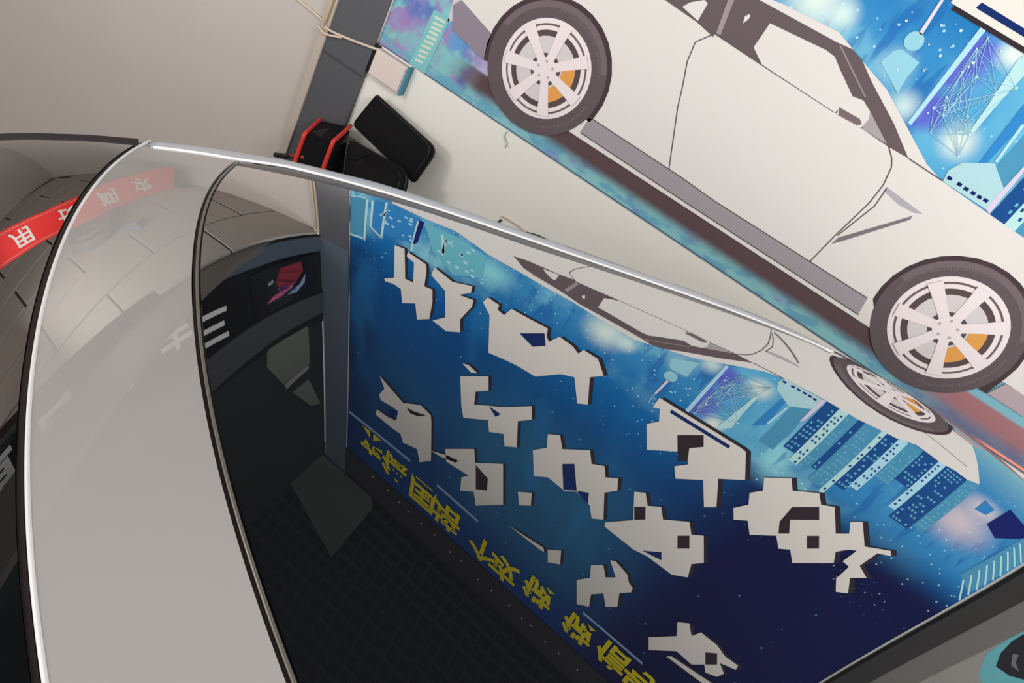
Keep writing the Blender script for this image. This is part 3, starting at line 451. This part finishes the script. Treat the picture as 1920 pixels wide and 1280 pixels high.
# windscreen with its black edge band, rubber seal, header panel, seals and the glass roof
P0 = lambda s: np.interp(s, [-1.15, -0.66, -0.53, -0.46, -0.385, -0.34], [0.84, 0.685, 0.643, 0.623, 0.608, 0.60])
P1 = lambda s: np.interp(s, [-1.15, -0.66, -0.53, -0.46, -0.385, -0.34], [0.885, 0.715, 0.672, 0.648, 0.632, 0.628])
tt = np.linspace(0, 1, 110)[:, None]; WN = np.linspace(0, 1, 70)[None, :]
W = -0.60+1.2*WN+0*tt
for _ in range(4):
    S = (1-tt)*(-1.15)+tt*(f1(W)-0.0075); W = -0.60+(P0(S)+0.60)*WN
tag(roof_patch('windscreen', S, W, M_screen, rim=0.004), 'dark tinted windscreen')
roof_rows('windscreen_seal', lambda v: f1(v)-0.007, lambda v: f1(v)-0.0025, -0.62, 0.625, 4, 80, M_rubber, off=-0.0015, rim=0.004)
def edge_w(SS, W0_, W1_, ns=80, nw=4):
    s = np.linspace(SS[0], SS[1], ns)[:, None]; t = np.linspace(0, 1, nw)[None, :]
    a = W0_(s) if callable(W0_) else W0_; b = W1_(s) if callable(W1_) else W1_
    return np.repeat(s, nw, 1), a+(b-a)*t
S, W = edge_w((-1.15, -0.36), lambda s: P0(s)+0.001, P1)
roof_patch('windscreen_pillar', S, W, mat('matt_pillar_black', (40, 35, 35), 0.7), off=0.001, rim=0.03)
hd = roof_rows('roof_header', lambda v: f1(v)+0.001, lambda v: f2(v)-0.009, -0.60, 0.598, 26, 100, M_roofpaint, rim=0.006)
tag(hd, 'glossy silver-white roof panel')
# rolled front lip of the header, painted near-white to give its bright highlight by the windscreen
def lip(name, f, w0, w1, r, m, off):
    wv = np.linspace(w0, w1, 120); s = f(wv); z = roof_z(s, wv)[0]
    return tube_fast(name, [car_pt(a, b, c+off) for a, b, c in zip(s, wv, z)], r, m, CAR)
def tube_fast(name, pts, r, m, parent, res=10):
    V = []; F = []; Q = [Vector(p) for p in pts]
    for i, q in enumerate(Q):
        t = (Q[min(i+1, len(Q)-1)]-Q[max(i-1, 0)]).normalized(); u = t.cross(Vector((0, 0, 1))).normalized(); v = u.cross(t)
        for k in range(res): a = 2*math.pi*k/res; V.append(q+u*math.cos(a)*r+v*math.sin(a)*r)
    for i in range(len(Q)-1):
        for k in range(res): F.append((i*res+k, i*res+(k+1) % res, (i+1)*res+(k+1) % res, (i+1)*res+k))
    return mesh(name, V, F, m, parent, smooth=True)
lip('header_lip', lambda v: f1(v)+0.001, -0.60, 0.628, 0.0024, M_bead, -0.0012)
roof_rows('roof_seal', lambda v: f2(v)-0.008, lambda v: f2(v)-0.0005, -0.60, 0.585, 4, 100, M_rubber, off=-0.002, rim=0.004)
lip('seal_bead', lambda v: f2(v)-0.0035, -0.60, 0.58, 0.0018, mat('metal_bead', (150, 142, 130), 0.3, metal=0.6), -0.0005)
ns, nw = 190, 120                                                   # the glass roof: far edge follows wg(s), front edge follows f2(w)
tt = np.linspace(0, 1, ns)[:, None]**1.0
WN = np.linspace(0, 1, nw)[None, :]
Wst = -0.60+(1.17)*WN
S = (1-tt)*f2(Wst)+tt*1.45
W = -0.60+(wg(S)+0.60)*WN
S = (1-tt)*f2(W)+tt*1.45
tag(roof_patch('glass_roof', S, W, M_glass, rim=0.004), 'dark mirror-like panoramic roof glass')
S, W = edge_w((-0.232, 1.02), lambda s: wg(s)+0.001, lambda s: wg(s)+np.interp(s, [-0.232, -0.16, 0.2, 0.7, 1.02], [0.014, 0.034, 0.036, 0.032, 0.006]), 120, 4)
roof_patch('roof_gasket', S, W, M_gask, off=-0.0015, rim=0.004)
# the silver roof moulding along the far side, half round, sitting just proud of the roof
def moulding(name, s0, s1, wc, half, hgt, m, side=1):
    s = np.linspace(s0, s1, 140); V = []; F = []; k = 9
    for a in s:
        h = half(a); c = wc(a)
        for q in range(k):
            th = math.pi*q/(k-1); ww = c-h*math.cos(th); z = float(roof_z(a, min(ww, 0.66))[0])
            z -= max(0, ww-0.62)*0.6
            V.append(car_pt(a, side*ww if side < 0 else ww, z+hgt(a)*math.sin(th)-0.001))
    for i in range(len(s)-1):
        for q in range(k-1): F.append((i*k+q, i*k+q+1, (i+1)*k+q+1, (i+1)*k+q))
    F.append(tuple(range(k))); F.append(tuple((len(s)-1)*k+q for q in range(k))[::-1])
    return mesh(name, V, F, m, CAR, smooth=True)
gk = lambda a: float(np.interp(a, [-0.34, -0.232, -0.16, 0.2, 0.7, 1.02, 1.1], [0.598, 0.590, 0.600, 0.579, 0.562, 0.537, 0.565]))
tag(moulding('roof_moulding', -0.345, 1.085, lambda a: gk(a)+0.020, lambda a: float(np.interp(a, [-0.345, -0.25, 0.3, 0.9, 1.085], [0.020, 0.022, 0.019, 0.014, 0.004])), lambda a: float(np.interp(a, [-0.345, 0, 0.8, 1.085], [0.004, 0.006, 0.005, 0.002])), M_trim), 'silver roof moulding')
sb_ = np.linspace(-0.34, 1.04, 120)
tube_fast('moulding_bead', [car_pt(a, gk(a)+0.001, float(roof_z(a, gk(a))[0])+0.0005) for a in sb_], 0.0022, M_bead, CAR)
tag(moulding('roof_side_panel', -0.345, 1.06, lambda a: gk(a)+0.056, lambda a: float(np.interp(a, [-0.345, 0.3, 0.9, 1.06], [0.026, 0.026, 0.020, 0.010])), lambda a: 0.002, M_paint), 'silver-white roof edge')
# ---- the rest of the body, below the roof
def prof(s):                                # (half width, z) rows from the roof edge down, by station
    zr = float(roof_z(np.clip(s, -0.95, 1.2), 0.60)[0])+H-0.012
    belt = np.interp(s, [-2.35, -1.2, 0, 1.7], [1.02, 1.15, 1.18, 1.22]); wb = np.interp(s, [-2.35, -2.0, -1.0, 0.5, 1.3, 1.6], [0.62, 0.78, 0.85, 0.87, 0.84, 0.72])
    return zr, belt, wb
def skin(name, S, rows, m):
    V = []; F = []; k = len(rows(S[0]))
    for a in S: V += [car_pt(a, ww, z-H) for ww, z in rows(a)]
    for i in range(len(S)-1):
        for q in range(k-1): F.append((i*k+q, i*k+q+1, (i+1)*k+q+1, (i+1)*k+q))
    return mesh(name, V, F, m, CAR, smooth=True)
SG = 0.0
M_side = mat('side_glass', (16, 18, 20), 0.02, ior=1.5)
for sd in (1, -1):
    def win(a, sd=sd):
        zr, belt, wb = prof(a); top = 0.70 if sd > 0 else 0.60
        return [(sd*(top+(wb-0.01-top)*t), zr-0.07-(zr-0.07-belt)*t) for t in np.linspace(0, 1, 6)]
    skin('side_window', np.linspace(-0.95, 1.25, 40), win, M_side)
    def flank(a, sd=sd):
        zr, belt, wb = prof(a); arch = max(0.0, 0.42-abs(a+1.55)**2*1.5 if abs(a+1.55) < 0.45 else 0, 0.42-abs(a-1.0)**2*1.5 if abs(a-1.0) < 0.45 else 0)
        lo = 0.34+(arch*1.05 if arch > 0 else 0)
        return [(sd*wb*f, belt+(lo-belt)*t) for t, f in ((0, 0.985), (0.12, 1.0), (0.35, 1.02), (0.7, 1.01), (1.0, 0.96))]
    skin('body_side', np.linspace(-2.35, 1.58, 120), flank, M_paint)
    for sc_ in (-1.55, 1.0):
        bm = bmesh.new(); bmesh.ops.create_cone(bm, cap_ends=True, segments=40, radius1=0.365, radius2=0.365, depth=0.2)
        bmesh.ops.bevel(bm, geom=[e for e in bm.edges if len(e.link_faces) == 2 and abs(e.calc_face_angle(0)) > 1], offset=0.03, segments=3, affect='EDGES')
        rot = Matrix.Rotation(PSI, 4, 'Z') @ Matrix.Rotation(math.pi/2, 4, 'X'); bmesh.ops.transform(bm, matrix=rot, verts=bm.verts)
        bmesh.ops.translate(bm, vec=car_pt(sc_, sd*0.70, 0.365-H), verts=bm.verts)
        tyr = bmobj('wheel', bm, mat('tyre_rubber', (24, 24, 25), 0.8), CAR)
        bm = bmesh.new(); bmesh.ops.create_cone(bm, cap_ends=True, segments=30, radius1=0.25, radius2=0.235, depth=0.212); bmesh.ops.transform(bm, matrix=rot, verts=bm.verts)
        bmesh.ops.translate(bm, vec=car_pt(sc_, sd*0.70, 0.365-H), verts=bm.verts); bmobj('rim', bm, M_chrome, tyr)
def bonnet(a):
    _, belt, wb = prof(a); return [(wb*0.985*t, belt+0.05*(1-t*t)*np.interp(a, [-2.35, -2.0, -1.0], [0.6, 1, 1])) for t in np.linspace(-1, 1, 15)]
skin('bonnet', np.linspace(-2.35, -1.0, 24), bonnet, M_paint)
def cap(s0, tilt):
    _, belt, wb = prof(s0); V = []; F = []
    for q, z in enumerate(np.linspace(0.34, belt+0.02, 8)):
        for t in np.linspace(-1, 1, 11): V.append(car_pt(s0+tilt*(1-abs(t)**2)*(0.10 if 0 < q < 7 else 0.05), wb*0.97*t, z-H))
    for q in range(7):
        for t in range(10): F.append((q*11+t, q*11+t+1, (q+1)*11+t+1, (q+1)*11+t))
    return V, F
for s0, tl, nm in ((-2.35, -1, 'front_bumper'), (1.58, 1, 'tail_panel')):
    V, F = cap(s0, tl); mesh(nm, V, F, M_paint, CAR, smooth=True)
def tailg(a):
    t = (a-1.30)/0.28; z0 = float(roof_z(1.30, 0.0)[0])+H; zz = z0*(1-t)+1.22*t-0.012
    return [(x*np.interp(t, [0, 1], [0.52, 0.70]), zz-0.03*x*x) for x in np.linspace(-1, 1, 11)]
skin('rear_window', np.linspace(1.36, 1.58, 8), tailg, M_side)
bm = box_bm((0, 0, 0), (3.6, 1.5, 0.12)); bmesh.ops.transform(bm, matrix=Matrix.Rotation(PSI, 4, 'Z'), verts=bm.verts); bmesh.ops.translate(bm, vec=car_pt(-0.4, 0, 0.42-H), verts=bm.verts)
bmobj('underbody', bm, M_rubber, CAR)
# ------------------------------------------------------------------ things by the wall
YB = 2.12                                   # front of the workbench that carries the bags
ZB = H-1.32
wbn = empty('workbench', (-0.95, 2.24, 0)); tag(wbn, 'low dark metal workbench against the white wall under the bags', 'workbench')
boxr('bench_top', -0.45, 0.38, -0.19, 0.13, ZB-0.03, ZB, mat('bench_top_grey', (70, 70, 74), 0.5), wbn, 0.004)
for sx in (-0.42, 0.34):
    for sy in (-0.15, 0.10): boxr('leg', sx-0.02, sx+0.02, sy-0.02, sy+0.02, 0, ZB-0.0305, mat('bench_leg', (50, 50, 54), 0.5), wbn)
M_bag = mat('black_nylon', (19, 18, 20), 0.9, spec=0.15, grain=0.25, gscale=300, bump=0.3)
M_bag2 = mat('black_nylon_worn', (22, 21, 23), 0.9, spec=0.15, grain=0.3, gscale=160, bump=0.5)
M_zip = mat('zip_black', (14, 14, 15), 0.4)
M_red = mat('red_piping', (214, 52, 46), 0.5)
def ray(px, py, y):
    d = np.array([(px-960)/1450, (py-640)/1450, 1.0]) @ np.array(R_CAM); return Vector((d[0], d[1], d[2]))*(y/d[1])+Vector((0, 0, H))
# flat zipped pouch leaning on the wall, on top of the soft bag
def slab(name, corners, th, m, label, cat, rnd, seams):
    A, B, Cc, Dd = [Vector(c) for c in corners]; n = (B-A).cross(Dd-A).normalized()
    if n.y > 0: n = -n
    root = empty(name, (A+Cc)/2-n*0.0)
    o0 = (A+Cc)/2; bm = bmesh.new(); K = 13; top = []
    outline = []
    cs = [A, B, Cc, Dd]
    for i in range(4):
        p, c, q = cs[i-1], cs[i], cs[(i+1) % 4]; r = rnd[i]
        a = c+(p-c).normalized()*r; b = c+(q-c).normalized()*r
        for t in np.linspace(0, 1, 6): outline.append(a*(1-t)**2+c*2*t*(1-t)+b*t*t)
    rings = [(0.90, 1.0), (0.97, 0.93), (1.0, 0.72), (1.0, 0.25), (0.97, 0.05), (0.9, 0.0)]
    vs = [[bm.verts.new(o0+(p-o0)*k+n*th*(h)-o0) for p in outline] for k, h in rings]
    m_ = len(outline)
    for a in range(len(vs)-1):
        for i in range(m_): bm.faces.new((vs[a][i], vs[a][(i+1) % m_], vs[a+1][(i+1) % m_], vs[a+1][i]))
    ctr = bm.verts.new(n*th*1.06); 
    for i in range(m_): bm.faces.new((ctr, vs[0][(i+1) % m_], vs[0][i]))
    bm.faces.new(vs[-1]); bmesh.ops.recalc_face_normals(bm, faces=bm.faces[:])
    bmobj('case_shell' if 'pouch' in name else 'bag_body', bm, m, root, smooth=True)
    tube_fast('zip', [o0+(p-o0)*1.004+n*th*0.5-o0 for p in outline+outline[:1]], 0.0028, M_zip, root)
    tube_fast('seam', [o0+(p-o0)*0.955+n*th*0.97-o0 for p in outline+outline[:1]], 0.0014, M_zip, root)
    tag(root, label, cat); return root
slab('zipped_pouch', [ray(714, 181, 2.375), ray(669, 236, 2.345), ray(782, 344, 2.315), ray(826, 282, 2.345)], 0.045, M_bag, 'flat black zipped pouch leaning askew on the white wall above the soft bag', 'pouch', (0.006, 0.022, 0.014, 0.04), 1)
zz = ZB+0.0
_b1 = ray(662, 384, 2.20); _b2 = ray(752, 408, 2.17); _b1.z = ZB+0.012; _b2.z = ZB+0.012
sb = slab('soft_bag', [ray(668, 266, 2.31), _b1, _b2, ray(776, 328, 2.25), ], 0.05, M_bag2, 'slouching black soft bag under the leaning pouch', 'bag', (0.03, 0.03, 0.03, 0.05), 1)
tube('fold', [(ray(665, 300, 2.19)-sb.location), (ray(700, 290, 2.19)-sb.location), (ray(745, 320, 2.17)-sb.location)], 0.004, M_bag2, sb)
# black tool case with red piping, in the corner
tc_ = empty('tool_case', (-1.268, 2.29, ZB)); tag(tc_, 'small black tool case with two bright red edge straps in the wall corner', 'tool case')
F_ = [ray(572, 252, 2.19), ray(625, 267, 2.19), ray(626, 345, 2.21), ray(572, 330, 2.21)]; Bk = [ray(600, 225, 2.36), ray(657, 237, 2.36)]
x0, x1 = F_[0].x-tc_.location.x, F_[1].x-tc_.location.x
zt = (F_[0].z+F_[1].z)/2-ZB; ztb = (Bk[0].z+Bk[1].z)/2-ZB
V = [(x0, -0.10, 0.002), (x1, -0.10, 0.002), (x1, 0.075, 0.002), (x0, 0.075, 0.002), (F_[0].x-tc_.location.x, -0.10, F_[0].z-ZB), (F_[1].x-tc_.location.x, -0.10, F_[1].z-ZB), (Bk[1].x-tc_.location.x, 0.07, Bk[1].z-ZB), (Bk[0].x-tc_.location.x, 0.07, Bk[0].z-ZB)]
me = mesh('case_body', V, [(0, 1, 5, 4), (1, 2, 6, 5), (2, 3, 7, 6), (3, 0, 4, 7), (4, 5, 6, 7), (3, 2, 1, 0)], M_bag, tc_)
bm = bmesh.new(); bm.from_mesh(me.data); bmesh.ops.recalc_face_normals(bm, faces=bm.faces[:]); bmesh.ops.bevel(bm, geom=bm.edges[:], offset=0.006, segments=2, affect='EDGES'); bm.to_mesh(me.data); bm.free()
for a, b, c in ((0, 4, 7), (1, 5, 6)):
    pa, pb, pc = [Vector(V[i]) for i in (a, b, c)]
    d = Vector((0, -0.003, 0)); u = Vector((0, 0, 0.003))
    tube('red_strap', [pa+d, pa*0.5+pb*0.5+d, pb+d+u], 0.0078, M_red, tc_); tube('red_strap', [pb+d+u, pb*0.5+pc*0.5+u, pc+u], 0.0078, M_red, tc_)
boxr('lid_panel', x0+0.012, x1-0.008, -0.085, 0.05, zt-0.003, zt+0.001, M_zip, tc_)
# loose strap tail at its left
q = [ray(516, 290, 2.25), ray(530, 292, 2.24), ray(548, 293, 2.24), ray(572, 297, 2.20)]
tube('strap_tail', [p-tc_.location for p in q], 0.009, M_zip, tc_); tube('strap_tip', [q[2]-tc_.location+Vector((0, -0.008, 0.004)), q[3]-tc_.location+Vector((0, -0.008, 0.006))], 0.008, mat('dull_red', (150, 44, 46), 0.6), tc_)
# white junction box under the banner's lower left corner, teal edge strip on its right
jb = empty('junction_box', (-1.218, YW, H-0.82)); tag(jb, 'white square junction box at the lower left corner of the banner', 'junction box')
boxr('box_shell', -0.066, 0.064, -0.03, 0, -0.047, 0.047, mat('box_plastic', (206, 192, 186), 0.4), jb, 0.004)
boxr('box_cover', -0.062, 0.060, -0.034, -0.0301, -0.043, 0.043, mat('box_cover', (214, 200, 193), 0.4), jb, 0.0015)
boxr('edge_strip', 0.0645, 0.073, -0.03, 0, -0.05, 0.05, mat('teal_edge', (60, 128, 150), 0.5), jb)
boxr('shadow_gap', -0.0825, -0.0665, -0.012, 0, -0.05, 0.05, mat('gap_dark', (34, 32, 34), 0.9), jb)
# cream cable crossing the pillar, and the thin feed from the left
M_cab = mat('cream_cable', (206, 190, 172), 0.5)
cb = empty('cable', (-1.48, YW, H-0.80)); tag(cb, 'cream cable crossing the grey pillar to the banner corner', 'cable')
tube('cable_run', [(-0.19, -0.006, 0.008), (-0.10, -0.007, 0.0), (-0.035, -0.012, -0.006), (0.0, -0.040, -0.010), (0.03, -0.030, -0.012), (0.10, -0.028, 0.0), (0.165, -0.028, 0.014), (0.21, -0.014, 0.022)], 0.0045, M_cab, cb)
tube('cable_run', [(-0.035, -0.036, -0.022), (0.0, -0.042, -0.030), (0.035, -0.030, -0.022), (0.06, -0.028, -0.012)], 0.004, M_cab, cb)
tube('cable_drop', [(-0.012, -0.038, -0.01), (-0.010, -0.038, 0.4), (-0.012, -0.038, 1.0), (-0.014, -0.038, 1.16)], 0.0028, mat('tan_cable', (190, 160, 120), 0.5), cb)
# loose wire with a black sleeve on the wall, beyond the roof moulding
lw = empty('wire', (-0.55, YW, H-1.03)); tag(lw, 'thin loose wire with a black sleeve hanging on the white wall', 'wire')
tube('wire_core', [(-0.087, -0.006, 0.0), (-0.03, -0.006, 0.004), (0.018, -0.006, 0.0)], 0.002, mat('tan_wire', (200, 172, 140), 0.6), lw)
tube('wire_sleeve', [(0.016, -0.007, 0.0), (0.055, -0.008, 0.014), (0.09, -0.008, 0.020), (0.124, -0.008, 0.024)], 0.0055, M_zip, lw)
tube('wire_stub', [(-0.09, -0.006, -0.028), (-0.084, -0.006, -0.012)], 0.0035, M_zip, lw)
th = tag(tube('thread', [ray(951, 246, YW-0.006), ray(946, 258, YW-0.006), ray(951, 268, YW-0.006), ray(947, 278, YW-0.006)], 0.0014, mat('frayed_thread', (120, 140, 140), 0.8)), 'frayed thread hanging from the lower edge of the banner', 'thread')
# ------------------------------------------------------------------ things seen mirrored in the roof: sign letters, picture board, red banner, ceiling lamp, poster
sg = empty('shop_sign'); tag(sg, 'black shop sign with large white characters above the side bay', 'sign')
fpanel('sign_board', [(2.36, 0.52), (1.9, 0.51), (1.5, 0.475), (1.0, 0.375), (0.6, 0.28), (0.0, 0.12), (-0.6, 0.12), (-0.6, 0.66), (0.8, 0.66), (1.5, 0.755), (2.36, 0.757)], mat('sign_black', (15, 15, 18), 0.3), 0.0005, 0.004, sg)
M_sl = mat('sign_letter_white', (232, 230, 228), 0.4)
for ch, y, z, h in (('三', 1.600, 0.655, 0.19), ('志', 1.385, 0.545, 0.185), ('改', 1.095, 0.505, 0.20), ('言', 0.800, 0.440, 0.21), ('車', 0.52, 0.345, 0.20)):
    glyph('sign_letter', ch, h, M_sl, lambda u, v, y=y, z=z: fpt(y+u, z+v*0.86+u*0.16, 0.007), sg, 0.03)
pb = empty('picture_board'); tag(pb, 'dark picture board with a pink and blue swirl on the sign fascia', 'picture')
fpanel('board', [(1.86, 0.525), (2.33, 0.515), (2.33, 0.745), (1.86, 0.735)], mat('board_black', (12, 12, 18), 0.25), 0.005, 0.008, pb)
for p, c in (([(2.07, 0.545), (2.22, 0.54), (2.23, 0.60), (2.17, 0.65), (2.06, 0.67), (2.03, 0.61)], (150, 40, 54)), ([(2.06, 0.565), (2.20, 0.585), (2.21, 0.595), (2.07, 0.578)], (190, 60, 70)), ([(2.05, 0.60), (2.17, 0.635), (2.15, 0.645), (2.05, 0.615)], (120, 44, 70)), ([(1.95, 0.70), (2.00, 0.675), (2.10, 0.665), (2.17, 0.64), (2.14, 0.67), (2.05, 0.695)], (206, 100, 140)), ([(2.05, 0.672), (2.12, 0.668), (2.10, 0.64), (2.04, 0.645)], (120, 80, 170)), ([(2.10, 0.70), (2.20, 0.665), (2.245, 0.62), (2.235, 0.67), (2.17, 0.705)], (150, 170, 206)), ([(2.12, 0.685), (2.17, 0.67), (2.16, 0.69)], (40, 80, 140)), ([(1.97, 0.60), (2.01, 0.59), (2.015, 0.605), (1.98, 0.615)], (160, 160, 160))):
    fpanel('picture_shape', p, mat('pic_%d_%d' % c[:2], c, 0.4), 0.0135, 0.001, pb)
# red cloth banner hanging across the bay
rb = empty('red_banner'); tag(rb, 'red cloth banner with white characters hanging across the side bay', 'banner')
def rpt(y, z, d=0.0): return (-2.4+0.2*(y-YW)+d, y-d*0.2, z+H)
RT = [(0.60, -0.06), (0.96, 0.06), (1.11, 0.125), (1.27, 0.185), (1.40, 0.235), (1.52, 0.285), (1.66, 0.32), (1.88, 0.355), (2.20, 0.362)]
RB = [(0.60, -0.26), (1.05, -0.09), (1.24, 0.0), (1.40, 0.07), (1.62, 0.13), (1.97, 0.145), (2.28, 0.13)]
poly = RB+RT[::-1]
bmobj('cloth', sheet_bm(poly, lambda u, v, t: rpt(u, v, t), 0.003), mat('red_cloth', (232, 46, 42), 0.7, grain=0.05, gscale=20), rb)
for ch, t in zip('本年用长期求', (0.07, 0.22, 0.38, 0.54, 0.70, 0.85)):
    y = 0.62+t*1.62; zt_ = np.interp(y, [a for a, _ in RT], [b for _, b in RT]); zb_ = np.interp(y, [a for a, _ in RB], [b for _, b in RB]); zc = (zt_+zb_)/2; h = (zt_-zb_)*0.60
    sl = float(np.interp(y, [0.7, 1.4, 1.8, 2.2], [0.42, 0.4, 0.15, 0.0]))
    glyph('red_banner_letter', ch, h, mat('banner_letter_white', (226, 220, 214), 0.6), lambda u, v, y=y, zc=zc, sl=sl: rpt(y+u, zc+v+u*sl, 0.0045), rb, 0.02)
for s_, t_ in ((RB, 0.012), (RT, -0.018)):
    bmobj('edge_line', sheet_bm([(a, b+t_) for a, b in s_]+[(a, b+t_+0.006) for a, b in s_[::-1]], lambda u, v, t: rpt(u, v, 0.0035+t), 0.001), mat('edge_pink', (224, 120, 112), 0.6), rb)
dl = empty('ceiling_lamp', (-2.55, 1.60, H+0.38)); tag(dl, 'round grey ceiling lamp on the side bay ceiling', 'lamp')
bm = bmesh.new(); bmesh.ops.create_cone(bm, cap_ends=True, segments=40, radius1=0.17, radius2=0.18, depth=0.05); bmesh.ops.translate(bm, vec=(0, 0, -0.026), verts=bm.verts); bmobj('lamp_body', bm, mat('lamp_grey', (104, 102, 106), 0.5), dl)
bm = bmesh.new(); bmesh.ops.create_cone(bm, cap_ends=True, segments=40, radius1=0.13, radius2=0.14, depth=0.012); bmesh.ops.translate(bm, vec=(0, 0, -0.056), verts=bm.verts); bmobj('lamp_cover', bm, mat('lamp_cover', (120, 118, 122), 0.4), dl)
sn = empty('ceiling_sensor', (-2.265, 1.68, H+0.38), 0.6); tag(sn, 'small blue-grey box on the bay ceiling beside the round lamp', 'sensor')
boxr('sensor_body', -0.05, 0.05, -0.03, 0.03, -0.03, -0.001, mat('sensor_blue', (110, 122, 150), 0.5), sn, 0.004); boxr('sensor_lens', -0.03, 0.03, -0.015, 0.015, -0.034, -0.0305, mat('sensor_lens', (180, 184, 196), 0.3), sn)
ps = empty('poster', (2.05, YW-0.003, H+0.1)); tag(ps, 'white poster with a teal and black oval right of the blue banner', 'poster')
boxr('sheet', -0.49, 0.55, -0.004, 0, -0.9, 0.9, mat('poster_white', (134, 130, 127), 0.7, spec=0.2), ps)
def ppt(u, v, t): return (u-2.05, -0.0045-t, v-0.1)
for nm, poly, c, l in (('teal_oval', [(1.555, 0.02), (1.556, 0.12), (1.575, 0.27), (1.64, 0.36), (1.75, 0.42), (1.95, 0.42), (2.05, 0.2), (2.0, -0.1), (1.8, -0.2), (1.65, -0.12)], (98, 168, 176), 0), ('black_oval', [(1.567, 0.07), (1.575, 0.16), (1.60, 0.235), (1.64, 0.29), (1.70, 0.285), (1.80, 0.22), (1.86, 0.1), (1.8, -0.05), (1.68, -0.07), (1.60, 0.0)], (40, 40, 46), 1), ('highlight', [(1.62, 0.20), (1.66, 0.245), (1.70, 0.245), (1.66, 0.225), (1.635, 0.19)], (110, 106, 112), 2)):
    bmobj(nm, sheet_bm(poly, lambda u, v, t, l=l: ppt(u, v, t+l*0.0008), 0.0006), pm('poster_'+nm, c), ps)
